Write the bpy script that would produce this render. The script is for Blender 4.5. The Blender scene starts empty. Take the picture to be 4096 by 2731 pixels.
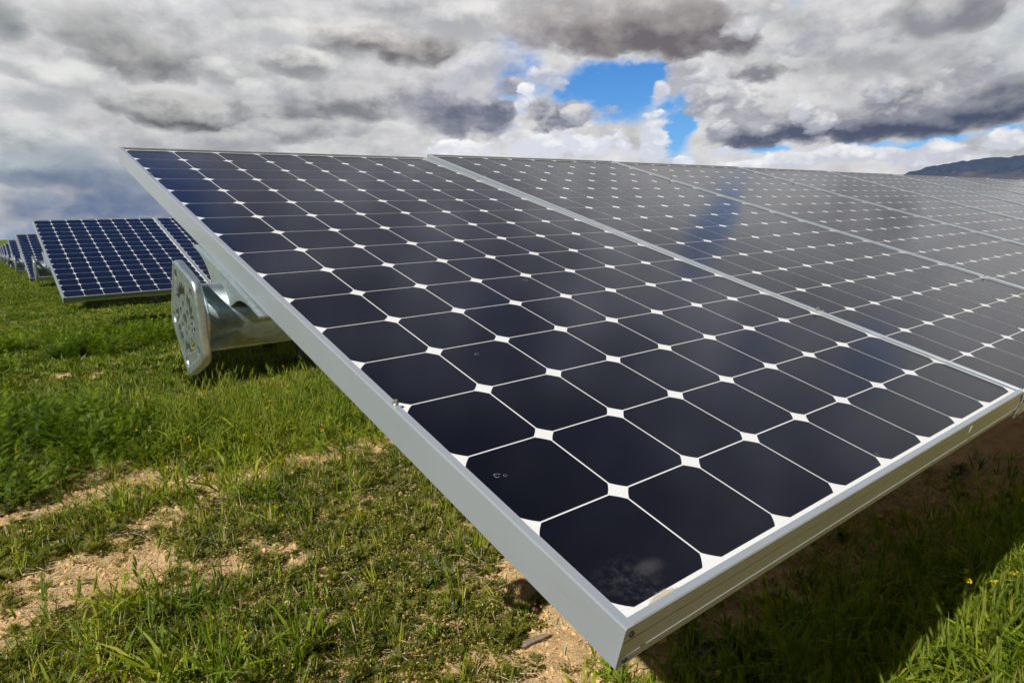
import bpy, bmesh, math, random
import numpy as np
from mathutils import Vector, Matrix, noise as mnoise

R = math.radians
sc = bpy.context.scene
col = sc.collection

# ------------------------------------------------------------------ camera
camd = bpy.data.cameras.new('camera')
cam = bpy.data.objects.new('camera', camd)
col.objects.link(cam)
FPX = 2640.21
camd.sensor_width = 36.0
camd.lens = FPX / 4096 * 36.0
camd.shift_x = -14.75 / 4096
camd.shift_y = 54.42 / 4096
camd.clip_start = 0.02
camd.clip_end = 30000
r0 = Vector((0.7793969282405633, -0.6252915230537919, -0.03938196854200726))
r1 = Vector((-0.1493982152533197, -0.12443815693761717, -0.9809155510935137))
r2 = Vector((0.6084575593484701, 0.770406163199022, -0.19040415483036233))
m = Matrix((r0, -r1, -r2)).transposed().to_4x4()
m.translation = Vector((-0.3652945677974634, -0.33089380066282814, 0.33549105947253266))
cam.matrix_world = m
sc.camera = cam

# ------------------------------------------------------------------ exposure
sc.view_settings.view_transform = 'Standard'
sc.view_settings.look = 'None'
sc.view_settings.exposure = 0.14
sc.view_settings.gamma = 1.0
sc.cycles.max_bounces = 8
sc.cycles.transparent_max_bounces = 12
sc.cycles.caustics_reflective = False
sc.cycles.caustics_refractive = False
sc.cycles.use_denoising = True
sc.cycles.use_adaptive_sampling = True
sc.cycles.adaptive_threshold = 0.02
sc.cycles.adaptive_min_samples = 20
sc.cycles.blur_glossy = 0.3
sc.cycles.sample_clamp_indirect = 6.0

# ------------------------------------------------------------------ sun
SUNV = Vector((-0.93, -0.325, 1.0)).normalized()
sund = bpy.data.lights.new('sun', 'SUN')
sund.energy = 5.0
sund.angle = R(0.55)
sund.color = (1.0, 0.96, 0.88)
sun = bpy.data.objects.new('sun', sund)
col.objects.link(sun)
sun.rotation_euler = (-SUNV).to_track_quat('-Z', 'Y').to_euler()
SUN_EL = math.asin(SUNV.z)
SUN_AZ = math.atan2(SUNV.x, SUNV.y)

# ------------------------------------------------------------------ node helper
class NT:
    def __init__(s, tree):
        s.t = tree; s.n = tree.nodes; s.l = tree.links
    def new(s, typ, **kw):
        nd = s.n.new(typ)
        for k, v in kw.items():
            setattr(nd, k, v)
        return nd
    def put(s, sock, v):
        if isinstance(v, bpy.types.NodeSocket):
            s.l.new(v, sock)
        else:
            sock.default_value = v
    def math(s, op, a, b=0.0, c=0.0, clamp=False):
        nd = s.new('ShaderNodeMath', operation=op, use_clamp=clamp)
        s.put(nd.inputs[0], a); s.put(nd.inputs[1], b); s.put(nd.inputs[2], c)
        return nd.outputs[0]
    def vmath(s, op, a, b=(0, 0, 0), out=0):
        nd = s.new('ShaderNodeVectorMath', operation=op)
        s.put(nd.inputs[0], a); s.put(nd.inputs[1], b)
        return nd.outputs[out]
    def comb(s, x, y, z=0.0):
        nd = s.new('ShaderNodeCombineXYZ')
        s.put(nd.inputs[0], x); s.put(nd.inputs[1], y); s.put(nd.inputs[2], z)
        return nd.outputs[0]
    def sep(s, v):
        nd = s.new('ShaderNodeSeparateXYZ'); s.l.new(v, nd.inputs[0]); return nd.outputs
    def noise(s, v, scale, detail=4, rough=0.5, dist=0.0, out=0):
        nd = s.new('ShaderNodeTexNoise')
        if v is not None: s.l.new(v, nd.inputs['Vector'])
        nd.inputs['Scale'].default_value = scale
        nd.inputs['Detail'].default_value = detail
        nd.inputs['Roughness'].default_value = rough
        nd.inputs['Distortion'].default_value = dist
        return nd.outputs[out]
    def ramp(s, f, pts, interp='LINEAR'):
        nd = s.new('ShaderNodeValToRGB'); s.put(nd.inputs[0], f)
        cr = nd.color_ramp; cr.interpolation = interp
        while len(cr.elements) < len(pts): cr.elements.new(0.5)
        for e, (p, c) in zip(cr.elements, pts):
            e.position = p; e.color = c if len(c) == 4 else (*c, 1)
        return nd.outputs[0]
    def mix(s, f, a, b, blend='MIX'):
        nd = s.new('ShaderNodeMix', data_type='RGBA', blend_type=blend)
        s.put(nd.inputs[0], f)
        for i, v in ((6, a), (7, b)):
            if not isinstance(v, bpy.types.NodeSocket) and len(v) == 3: v = (*v, 1)
            s.put(nd.inputs[i], v)
        return nd.outputs[2]
    def smooth(s, v, a, b):
        # smoothstep from plain arithmetic nodes
        t = s.math('MULTIPLY_ADD', v, 1 / (b - a), -a / (b - a))
        t = s.math('MAXIMUM', s.math('MINIMUM', t, 1.0), 0.0)
        return s.math('MULTIPLY', s.math('MULTIPLY', t, t), s.math('MULTIPLY_ADD', t, -2.0, 3.0))
    def step(s, v, a, b):
        nd = s.new('ShaderNodeMapRange', interpolation_type='SMOOTHSTEP')
        s.put(nd.inputs[0], v); nd.inputs[1].default_value = a; nd.inputs[2].default_value = b
        return nd.outputs[0]

# ------------------------------------------------------------------ sky (world): blue sky with cloud layers placed by azimuth / elevation (degrees)
# (azimuth, elevation, half width, half height, lit top colour, shaded base colour, edge softness, crisp)
LUMPS = [(8.9,14.6,3.43,1.61,(0.485,0.491,0.479),(0.262,0.266,0.262),0.9,0),
         (10.8,13.0,3.86,1.8,(0.413,0.413,0.402),(0.162,0.165,0.165),0.8,0),
         (13.6,12.5,3.19,1.45,(0.402,0.402,0.392),(0.162,0.162,0.162),0.7,0),
         (3.8,14.0,1.89,1.54,(0.305,0.332,0.332),(0.195,0.223,0.231),0.9,0),
         (3.8,11.3,1.67,0.75,(0.485,0.515,0.503),(0.305,0.332,0.328),0.8,0),
         (16.4,16.4,3.88,1.11,(0.839,0.839,0.807),(0.658,0.658,0.631),0.8,0),
         (19.9,15.0,3.46,1.16,(0.776,0.768,0.745),(0.552,0.546,0.527),0.7,0),
         (6.9,11.0,2.82,1.39,(0.73,0.738,0.716),(0.485,0.491,0.479),0.6,0),
         (4.1,9.5,2.18,0.99,(0.672,0.687,0.672),(0.445,0.462,0.456),0.6,0),
         (10.9,9.9,3.36,1.18,(0.61,0.61,0.597),(0.216,0.216,0.216),0.6,0),
         (16.8,12.0,3.36,1.13,(0.73,0.73,0.708),(0.413,0.413,0.402),0.5,0),
         (15.2,9.4,6.03,1.47,(0.515,0.515,0.509),(0.138,0.138,0.144),0.55,0),
         (20.4,10.8,2.89,1.06,(0.73,0.73,0.716),(0.456,0.456,0.456),0.5,0),
         (19.3,9.3,3.51,1.07,(0.552,0.552,0.552),(0.175,0.175,0.188),0.5,0),
         (22.5,12.8,3.27,1.28,(0.761,0.753,0.73),(0.305,0.301,0.296),0.5,0),
         (27.7,14.7,5.07,1.57,(0.73,0.708,0.68),(0.181,0.168,0.162),0.6,0),
         (31.4,14.1,4.5,1.54,(0.515,0.485,0.468),(0.15,0.138,0.138),0.6,0),
         (35.0,16.1,4.18,1.35,(0.761,0.753,0.745),(0.456,0.445,0.44),0.6,0),
         (24.6,9.9,5.04,1.6,(0.552,0.552,0.558),(0.216,0.216,0.231),0.5,0),
         (21.7,8.0,4.94,1.04,(0.552,0.552,0.558),(0.296,0.301,0.314),0.5,0),
         (13.2,7.1,7.06,1.11,(0.61,0.61,0.604),(0.352,0.356,0.366),0.6,0),
         (5.5,6.9,3.8,1.27,(0.617,0.644,0.638),(0.352,0.381,0.392),0.6,0),
         (3.3,5.1,2.9,1.03,(0.515,0.565,0.578),(0.262,0.314,0.352),0.7,0),
         (8.4,4.9,4.35,1.03,(0.392,0.434,0.479),(0.181,0.223,0.287),0.8,0),
         (9.4,4.3,9.17,2.77,(0.305,0.352,0.423),(0.156,0.202,0.287),1.3,0),
         (10.0,2.7,7.08,2.35,(0.188,0.238,0.332),(0.076,0.122,0.238),1.2,0),
         (5.1,2.2,6.15,1.8,(0.216,0.279,0.381),(0.089,0.144,0.279),1.2,0),
         (4.0,0.1,8.33,1.5,(0.162,0.254,0.402),(0.107,0.195,0.361),1.2,0),
         (32.6,11.1,4.93,1.78,(0.617,0.61,0.631),(0.216,0.216,0.246),0.5,0),
         (36.6,12.8,3.89,1.58,(0.73,0.723,0.745),(0.456,0.456,0.491),0.5,0),
         (40.1,14.7,1.76,1.1,(0.807,0.799,0.823),(0.552,0.552,0.604),0.35,1),
         (41.6,12.0,1.7,1.09,(0.761,0.761,0.799),(0.491,0.503,0.565),0.3,1),
         (39.0,11.4,2.14,1.29,(0.631,0.624,0.665),(0.305,0.309,0.361),0.3,1),
         (42.8,11.1,1.21,0.78,(0.73,0.73,0.776),(0.515,0.527,0.591),0.3,1),
         (42.0,15.5,4.19,1.66,(0.515,0.479,0.468),(0.27,0.246,0.242),0.6,0),
         (46.9,14.8,5.83,1.88,(0.392,0.356,0.347),(0.202,0.178,0.178),0.45,0),
         (52.6,14.3,5.61,1.85,(0.342,0.314,0.314),(0.168,0.15,0.153),0.4,0),
         (56.5,13.2,2.11,1.31,(0.305,0.287,0.296),(0.188,0.175,0.184),0.35,0),
         (46.9,16.5,8.82,1.17,(0.578,0.552,0.527),(0.352,0.323,0.305),0.6,0),
         (53.6,11.0,2.99,1.72,(0.761,0.761,0.776),(0.479,0.474,0.497),0.28,1),
         (51.0,10.2,1.02,0.89,(0.761,0.776,0.815),(0.591,0.604,0.658),0.3,1),
         (52.6,11.8,1.67,0.81,(0.617,0.604,0.624),(0.445,0.434,0.456),0.3,1),
         (56.0,8.9,3.59,1.65,(0.672,0.672,0.694),(0.332,0.328,0.356),0.35,1),
         (57.8,14.3,2.82,1.45,(0.73,0.723,0.73),(0.491,0.485,0.503),0.5,1),
         (59.7,12.3,2.77,1.18,(0.761,0.761,0.761),(0.456,0.451,0.468),0.4,1),
         (58.8,10.9,2.82,1.03,(0.617,0.604,0.604),(0.254,0.246,0.266),0.4,1),
         (62.9,12.8,3.51,1.72,(0.672,0.665,0.672),(0.402,0.397,0.413),0.5,0),
         (65.6,11.0,3.1,1.44,(0.617,0.617,0.624),(0.392,0.386,0.402),0.5,0),
         (69.7,13.1,3.85,1.92,(0.434,0.434,0.445),(0.254,0.254,0.27),0.5,0),
         (68.8,12.9,1.47,1.3,(0.617,0.61,0.604),(0.352,0.352,0.361),1.1,0),
         (73.5,9.3,2.4,1.89,(0.658,0.672,0.672),(0.402,0.413,0.429),0.5,0),
         (74.2,11.5,1.63,1.3,(0.672,0.694,0.694),(0.491,0.515,0.521),0.6,0),
         (71.6,8.5,2.01,1.4,(0.604,0.604,0.617),(0.352,0.352,0.376),0.4,1),
         (57.7,6.7,4.19,1.61,(0.456,0.456,0.491),(0.107,0.122,0.175),0.4,0),
         (61.7,6.6,3.66,1.63,(0.434,0.434,0.468),(0.098,0.114,0.165),0.4,0),
         (65.7,6.4,3.72,1.46,(0.402,0.407,0.445),(0.089,0.105,0.156),0.4,0),
         (69.7,6.3,3.44,1.47,(0.305,0.314,0.361),(0.08,0.098,0.15),0.4,0),
         (73.7,6.7,3.13,1.62,(0.305,0.314,0.352),(0.076,0.093,0.144),0.4,0),
         (67.7,8.0,2.74,1.41,(0.617,0.61,0.617),(0.262,0.266,0.296),0.25,1),
         (66.3,8.7,1.63,1.24,(0.745,0.738,0.738),(0.434,0.434,0.462),0.22,1),
         (69.1,7.2,1.6,0.99,(0.552,0.546,0.558),(0.262,0.266,0.301),0.3,1),
         (55.5,6.8,1.65,0.91,(0.73,0.73,0.745),(0.352,0.361,0.402),0.25,1),
         (61.5,7.9,1.04,1.12,(0.956,0.947,0.922),(0.617,0.617,0.631),0.4,1),
         (62.8,6.9,1.38,1.06,(0.905,0.896,0.871),(0.456,0.456,0.491),0.45,1),
         (64.8,6.6,0.87,0.67,(0.644,0.644,0.658),(0.262,0.27,0.314),0.6,1),
         (59.1,6.4,1.4,0.58,(0.687,0.687,0.694),(0.305,0.314,0.352),0.6,1),
         (35.2,6.2,4.33,1.17,(0.905,0.905,0.896),(0.73,0.73,0.745),0.2,1),
         (40.6,6.5,3.25,1.72,(0.922,0.922,0.913),(0.73,0.73,0.761),0.2,1),
         (45.3,6.3,3.93,1.5,(0.93,0.93,0.93),(0.716,0.723,0.761),0.2,1),
         (50.3,6.6,1.53,1.88,(0.939,0.939,0.939),(0.672,0.687,0.73),0.18,1),
         (48.2,6.3,2.11,1.15,(0.922,0.922,0.922),(0.716,0.723,0.761),0.2,1),
         (40.7,10.9,1.0,0.97,(0.939,0.939,0.939),(0.761,0.768,0.807),0.2,1),
         (40.1,9.7,1.07,0.99,(0.905,0.905,0.922),(0.658,0.672,0.716),0.2,1),
         (38.9,8.1,1.8,0.81,(0.871,0.871,0.88),(0.61,0.624,0.665),0.2,1),
         (34.7,9.6,6.05,2.31,(0.515,0.515,0.558),(0.195,0.202,0.246),0.6,0),
         (36.0,8.7,4.3,1.67,(0.402,0.407,0.462),(0.138,0.153,0.205),0.45,0),
         (37.2,9.5,2.87,1.32,(0.371,0.381,0.434),(0.162,0.175,0.227),0.35,1),
         (42.7,9.0,3.21,1.53,(0.552,0.552,0.591),(0.231,0.235,0.279),0.25,1),
         (44.8,8.8,2.13,0.8,(0.672,0.665,0.68),(0.392,0.392,0.434),0.22,1),
         (47.0,8.8,1.34,0.59,(0.701,0.694,0.708),(0.456,0.456,0.497),0.25,1),
         (42.1,8.0,1.8,0.61,(0.491,0.497,0.533),(0.262,0.27,0.314),0.3,1),
         (55.7,5.3,1.99,0.53,(0.839,0.847,0.871),(0.672,0.687,0.73),0.25,1),
         (52.8,5.0,1.16,0.41,(0.871,0.88,0.896),(0.701,0.716,0.761),0.2,1),
         (60.3,4.1,4.09,0.72,(0.855,0.863,0.88),(0.617,0.631,0.665),0.25,1),
         (64.8,4.3,3.81,0.82,(0.871,0.871,0.88),(0.617,0.624,0.658),0.25,1),
         (69.3,4.0,3.5,0.96,(0.871,0.871,0.871),(0.604,0.61,0.644),0.25,1),
         (73.9,4.2,2.67,0.97,(0.888,0.888,0.871),(0.631,0.638,0.665),0.22,1),
         (71.7,3.2,3.59,0.59,(0.761,0.768,0.791),(0.552,0.565,0.597),0.3,1),
         (55.1,4.0,4.36,0.61,(0.839,0.847,0.871),(0.658,0.672,0.708),0.3,1)]
GAP = [(47.2,10.9,4.2,1.6,1.3),(50.3,11.4,1.9,1.2,0.8),(52.5,8.7,1.3,1.7,1.0),(48.2,8.5,2.8,0.9,0.8),(52.3,6.1,1.2,1.5,1.0),(39.6,12.3,2.3,2.4,0.8),(69.3,4.9,2.42,0.42,1.0),(73.8,5.1,1.45,0.4,1.0),(59.0,5.0,1.92,0.33,0.9),(65.1,5.1,1.75,0.37,0.7),
       (60.5,20,1.5,4.5,0.85),(9,34,9,7.5,1.5),(77,23,3,4,0.7),(69,27,3,3,0.55),(45,33,5,3,.5)]

def build_world():
    w = bpy.data.worlds.new('World'); sc.world = w; w.use_nodes = True
    w.cycles.sampling_method = 'MANUAL'; w.cycles.sample_map_resolution = 512
    N = NT(w.node_tree); N.n.clear()
    tc = N.new('ShaderNodeTexCoord').outputs['Generated']
    d = N.vmath('NORMALIZE', tc)
    x, y, z = N.sep(d)
    az = N.math('MULTIPLY', N.math('ARCTAN2', x, y), 57.29578)
    el = N.math('MULTIPLY', N.math('ARCSINE', z), 57.29578)
    P = N.comb(az, el)
    # noise lives on the sphere of directions, squeezed a little in height so clouds lie flat
    q = N.comb(x, y, N.math('MULTIPLY', z, 1.7))
    # warps
    def cvec(cs):
        sp = N.new('ShaderNodeSeparateColor'); N.l.new(cs, sp.inputs[0])
        return N.comb(sp.outputs[0], sp.outputs[1], sp.outputs[2])
    w1 = cvec(N.noise(q, 5.0, 4, 0.55, out=1))
    w2 = cvec(N.noise(q, 19.0, 4, 0.6, out=1))
    def warped(a1, a2):
        v = N.vmath('SUBTRACT', w1, (0.5, 0.5, 0.5))
        v = N.vmath('MULTIPLY', v, (a1, a1 * 0.45, 0))
        u = N.vmath('MULTIPLY', N.vmath('SUBTRACT', w2, (0.5, 0.5, 0.5)), (a2, a2 * 0.6, 0))
        return N.vmath('MULTIPLY', N.vmath('ADD', P, N.vmath('ADD', v, u)), (1, 1, 0))
    Pg = warped(4.0, 2.4)
    Pc = warped(2.6, 2.6)
    Pd = warped(4.5, 2.0)
    gap = 0.0
    for (a, e, ra, re, amp) in GAP:
        k = 1.45
        nd = N.new('ShaderNodeVectorMath', operation='MULTIPLY_ADD')
        N.l.new(Pg, nd.inputs[0])
        nd.inputs[1].default_value = (1 / (ra * k), 1 / (re * k), 0)
        nd.inputs[2].default_value = (-a / (ra * k), -e / (re * k), 0)
        d2 = N.vmath('DOT_PRODUCT', nd.outputs[0], nd.outputs[0], out=1)
        gap = N.math('MULTIPLY_ADD', N.math('MAXIMUM', N.math('SUBTRACT', 1.0, d2), 0.0), amp, gap)
    q1 = N.vmath('ADD', q, N.vmath('MULTIPLY', w1, (0.10, 0.10, 0.06)))
    n1 = N.noise(q1, 4.2, 5, 0.5)
    n2 = N.noise(q, 17.0, 6, 0.58)
    n2b = N.noise(N.vmath('ADD', q, (0.004, -0.006, 0.014)), 17.0, 6, 0.58)
    emb = N.math('SUBTRACT', n2, n2b)
    n3 = N.math('SUBTRACT', N.noise(q, 9.0, 6, 0.55), 0.5)
    n3b = N.math('SUBTRACT', N.noise(N.vmath('ADD', q, (0.008, -0.010, 0.026)), 9.0, 6, 0.55), 0.5)
    emb3 = N.math('SUBTRACT', n3, n3b)
    qv = N.vmath('ADD', q, N.vmath('MULTIPLY', w2, (0.03, 0.03, 0.03)))
    vn = N.new('ShaderNodeTexVoronoi', feature='F1')
    N.l.new(qv, vn.inputs['Vector']); vn.inputs['Scale'].default_value = 26
    vn.inputs['Detail'].default_value = 1.5
    bil = N.math('SUBTRACT', 0.40, vn.outputs['Distance'])
    # blue sky
    sky = N.new('ShaderNodeTexSky', sky_type='NISHITA', sun_disc=False)
    N.l.new(d, sky.inputs['Vector'])
    sky.sun_elevation = SUN_EL; sky.sun_rotation = SUN_AZ
    sky.air_density = 1.0; sky.dust_density = 0.4; sky.ozone_density = 3.0
    blue = N.mix(1.0, sky.outputs[0], (0.052, 0.082, 0.125, 1), 'MULTIPLY')
    blue = N.mix(0.7, blue, N.mix(N.smooth(el, 14, 3), (0.050, 0.235, 0.60, 1), (0.17, 0.44, 0.76, 1)))
    blue = N.mix(N.smooth(el, 17, 30), blue, (0.022, 0.085, 0.30, 1))
    # even high layer with blue gaps in it
    cover = N.math('SUBTRACT', 1.0, gap)
    cover = N.math('ADD', cover, N.math('MULTIPLY', N.math('SUBTRACT', n2, 0.5), 1.3))
    oalpha = N.smooth(cover, -0.05, 0.80)
    up = N.smooth(el, 17, 34)
    B = N.math('MULTIPLY_ADD', N.math('SUBTRACT', n1, 0.5), 0.55, 0.70)
    B = N.math('MULTIPLY_ADD', emb3, 0.8, B)
    B = N.math('MULTIPLY_ADD', N.math('SUBTRACT', 1.0, oalpha), 0.15, B)
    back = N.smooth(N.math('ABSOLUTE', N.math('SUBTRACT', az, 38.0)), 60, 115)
    B = N.math('MULTIPLY_ADD', up, -0.25, B)
    B = N.math('MULTIPLY_ADD', N.math('MULTIPLY', up, n3), 0.9, B)
    B = N.math('MULTIPLY_ADD', N.smooth(el, 36, 55), -0.18, B)
    B = N.math('MULTIPLY_ADD', back, -0.42, B)  # overhead and behind, out of view, the layer is darkened to lessen fill
    oc = N.ramp(B, [(0.05, (0.060, 0.075, 0.115)), (0.34, (0.185, 0.195, 0.225)), (0.52, (0.355, 0.36, 0.375)), (0.72, (0.60, 0.60, 0.61)), (0.98, (0.86, 0.86, 0.86))])
    oc = N.mix(up, oc, N.mix(1.0, oc, (0.86, 0.90, 1.08, 1), 'MULTIPLY'))
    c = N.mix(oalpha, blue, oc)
    # cloud masses, back to front: each is lit from above and greyer towards its base
    edge_s = N.math('MULTIPLY_ADD', n3, 1.9, N.math('MULTIPLY', bil, 0.35))
    edge_c = N.math('MULTIPLY_ADD', N.math('SUBTRACT', n2, 0.5), 1.25, N.math('MULTIPLY_ADD', bil, 0.75, N.math('MULTIPLY', n3, 0.5)))
    sh_s = N.math('MULTIPLY_ADD', emb3, 3.0, N.math('MULTIPLY_ADD', emb, 1.2, N.math('MULTIPLY_ADD', n3, 0.5, 0.36)))
    sh_c = N.math('MULTIPLY_ADD', emb, 3.2, N.math('MULTIPLY_ADD', bil, 0.9, N.math('MULTIPLY_ADD', emb3, 1.6, 0.46)))
    # (tie the coordinates to everything computed so far, so the node compiler keeps few values alive)
    sp = N.new('ShaderNodeSeparateColor'); N.l.new(c, sp.inputs[0])
    tie = N.math('MULTIPLY', N.math('ADD', N.math('ADD', sp.outputs[0], edge_s), N.math('ADD', N.math('ADD', edge_c, sh_s), sh_c)), 1e-6)
    Pc = N.vmath('ADD', Pc, N.comb(tie, tie)); Pd = N.vmath('ADD', Pd, N.comb(tie, tie))
    for (a, e, ra, re, top, base, soft, crisp) in LUMPS:
        k = 1.22
        nd = N.new('ShaderNodeVectorMath', operation='MULTIPLY_ADD')
        N.l.new(Pc if crisp else Pd, nd.inputs[0])
        nd.inputs[1].default_value = (1 / (ra * k), 1 / (re * k), 0)
        nd.inputs[2].default_value = (-a / (ra * k), -e / (re * k), 0)
        d2 = N.vmath('DOT_PRODUCT', nd.outputs[0], nd.outputs[0], out=1)
        al = N.math('SUBTRACT', N.math('ADD', edge_c if crisp else edge_s, 0.88), d2)
        al = N.math('MULTIPLY', al, 1 / (soft * 1.45))
        if not crisp or soft > .3:
            al = N.math('MAXIMUM', N.math('MINIMUM', al, 1.0), 0.0)
            al = N.math('MULTIPLY', al, N.math('MULTIPLY_ADD', al, -1.0, 2.0))
        v = N.vmath('DOT_PRODUCT', nd.outputs[0], (0, 1, 0), out=1)
        sh = N.math('MULTIPLY_ADD', v, 0.80, sh_c if crisp else sh_s)
        c = N.mix(al, c, N.mix(sh, tuple(v * f for v, f in zip(base, (.90, .93, 1.0))), top))
    # sky overhead and behind the viewer, out of view, dimmed to deepen the shade
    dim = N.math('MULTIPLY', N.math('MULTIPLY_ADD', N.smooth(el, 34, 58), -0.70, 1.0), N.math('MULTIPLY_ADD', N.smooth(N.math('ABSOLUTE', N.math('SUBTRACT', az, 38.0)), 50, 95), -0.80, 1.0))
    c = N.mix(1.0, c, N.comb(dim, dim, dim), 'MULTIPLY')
    # below the horizon
    c = N.mix(N.smooth(el, -0.5, -3.0), c, (0.10, 0.11, 0.05, 1))
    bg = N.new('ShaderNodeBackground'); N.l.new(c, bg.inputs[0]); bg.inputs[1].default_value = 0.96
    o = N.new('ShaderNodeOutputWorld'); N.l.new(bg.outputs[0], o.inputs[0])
build_world()

# ------------------------------------------------------------------ materials
PW, PL, PIT = 1.046, 2.067, 1.0544
CP = 0.1272
U0, V0 = PW / 2 - 4 * CP, PL / 2 - 8 * CP
def material(name):
    mt = bpy.data.materials.new(name); mt.use_nodes = True
    N = NT(mt.node_tree); N.n.clear()
    out = N.new('ShaderNodeOutputMaterial')
    b = N.new('ShaderNodeBsdfPrincipled')
    N.l.new(b.outputs[0], out.inputs[0])
    return mt, N, b, out

def bump(N, b, h, strength, dist):
    bp = N.new('ShaderNodeBump'); bp.inputs['Strength'].default_value = strength
    bp.inputs['Distance'].default_value = dist
    N.l.new(h, bp.inputs['Height']); N.l.new(bp.outputs[0], b.inputs['Normal'])
    return bp.outputs[0]

def m_cells():
    mt, N, b, o = material('dark_silicon')
    ob = N.new('ShaderNodeTexCoord').outputs['Object']
    geo = N.new('ShaderNodeNewGeometry')
    n = N.noise(geo.outputs['Position'], 2.3, 3)
    c = N.mix(n, (0.0011, 0.0020, 0.0066), (0.0020, 0.0024, 0.0062))
    d = N.noise(ob, 900, 2, 0.7)
    c = N.mix(N.math('MULTIPLY', N.step(d, 0.69, 0.80), 0.10), c, (0.35, 0.34, 0.33))
    # every cell has its own faint tone; a thin dust film gathers towards the low edge
    fl = N.vmath('FLOOR', N.vmath('MULTIPLY', N.vmath('SUBTRACT', ob, (U0, V0, 0)), (1 / CP, 1 / CP, 0)))
    wn = N.new('ShaderNodeTexWhiteNoise'); N.l.new(fl, wn.inputs['Vector'])
    c = N.mix(N.math('MULTIPLY', wn.outputs['Value'], 0.55), c, (0.0018, 0.0040, 0.0150))
    ox, oy, oz = N.sep(ob)
    film = N.math('MULTIPLY', N.noise(ob, 22, 5, .7), N.math('MULTIPLY_ADD', N.step(oy, .22, .0), .011, .0012))
    c = N.mix(film, c, (.60, .54, .46))
    N.l.new(c, b.inputs['Base Color'])
    b.inputs['Roughness'].default_value = 0.4
    b.inputs['Specular IOR Level'].default_value = 0.03
    b.inputs['Coat Weight'].default_value = 0.82
    b.inputs['Coat IOR'].default_value = 1.30
    st = N.vmath('MULTIPLY', ob, (14, 160, 1))
    rr = N.noise(st, 1.0, 3)
    N.l.new(N.math('MULTIPLY_ADD', rr, 0.05, 0.085), b.inputs['Coat Roughness'])
    return mt

def m_backsheet():
    mt, N, b, o = material('white_backsheet')
    ob = N.new('ShaderNodeTexCoord').outputs['Object']
    n = N.noise(ob, 420, 3, 0.7)
    c = N.mix(n, (0.62, 0.63, 0.65), (0.80, 0.80, 0.81))
    n2 = N.noise(ob, 5, 4)
    c = N.mix(N.math('MULTIPLY', N.step(n2, .55, .75), .25), c, (.6, .52, .42))
    N.l.new(c, b.inputs['Base Color'])
    b.inputs['Roughness'].default_value = 0.6
    b.inputs['Coat Weight'].default_value = 0.35
    b.inputs['Coat IOR'].default_value = 1.35
    b.inputs['Coat Roughness'].default_value = 0.12
    return mt

def m_alu():
    mt, N, b, o = material('anodised_aluminium')
    geo = N.new('ShaderNodeNewGeometry'); ob = N.new('ShaderNodeTexCoord').outputs['Object']
    n = N.noise(geo.outputs['Position'], 7, 5, 0.6)
    sp = N.noise(ob, 260, 3, 0.75)
    c = N.mix(n, (0.335, 0.385, 0.440), (0.40, 0.445, 0.50))
    c = N.mix(N.math('MULTIPLY', N.step(sp, .66, .75), .35), c, (.78, .78, .76))
    grime = N.noise(N.vmath('MULTIPLY', ob, (3, 3, 30)), 3.0, 5, 0.65)
    c = N.mix(N.math('MULTIPLY', N.step(grime, .52, .75), .35), c, (.36, .33, .28))
    N.l.new(c, b.inputs['Base Color'])
    b.inputs['Metallic'].default_value = 0.30
    br = N.noise(N.vmath('MULTIPLY', ob, (60, 6, 300)), 1.0, 3)
    N.l.new(N.math('MULTIPLY_ADD', br, 0.06, 0.26), b.inputs['Roughness'])
    bump(N, b, N.noise(ob, 500, 3, .6), 0.06, 0.0006)
    return mt

def m_galv(name='galvanised_steel', dark=1.0, rough=0.41):
    mt, N, b, o = material(name)
    geo = N.new('ShaderNodeNewGeometry').outputs['Position']
    v = N.new('ShaderNodeTexVoronoi'); N.l.new(geo, v.inputs['Vector']); v.inputs['Scale'].default_value = 110
    n = N.noise(geo, 45, 5, 0.65)
    c = N.mix(v.outputs['Distance'], (0.58 * dark, 0.68 * dark, 0.71 * dark), (0.40 * dark, 0.48 * dark, 0.51 * dark))
    c = N.mix(N.math('MULTIPLY', N.step(n, .5, .8), .5), c, (0.78 * dark, 0.80 * dark, 0.80 * dark))
    st = N.noise(geo, 16, 6, 0.7)
    c = N.mix(N.math('MULTIPLY', N.step(st, .63, .74), .55), c, (0.20, 0.15, 0.09))
    N.l.new(c, b.inputs['Base Color'])
    b.inputs['Metallic'].default_value = 0.78
    N.l.new(N.math('MULTIPLY_ADD', n, 0.26, rough - .1), b.inputs['Roughness'])
    bump(N, b, N.noise(geo, 90, 4, .6), 0.12, 0.002)
    return mt

def m_plain(name, colr, rough=0.5, metal=0.0, var=0.15, scale=60):
    mt, N, b, o = material(name)
    geo = N.new('ShaderNodeNewGeometry').outputs['Position']
    n = N.noise(geo, scale, 4)
    c = N.mix(n, tuple(x * (1 - var) for x in colr), tuple(min(1, x * (1 + var)) for x in colr))
    N.l.new(c, b.inputs['Base Color'])
    b.inputs['Roughness'].default_value = rough; b.inputs['Metallic'].default_value = metal
    return mt

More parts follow.
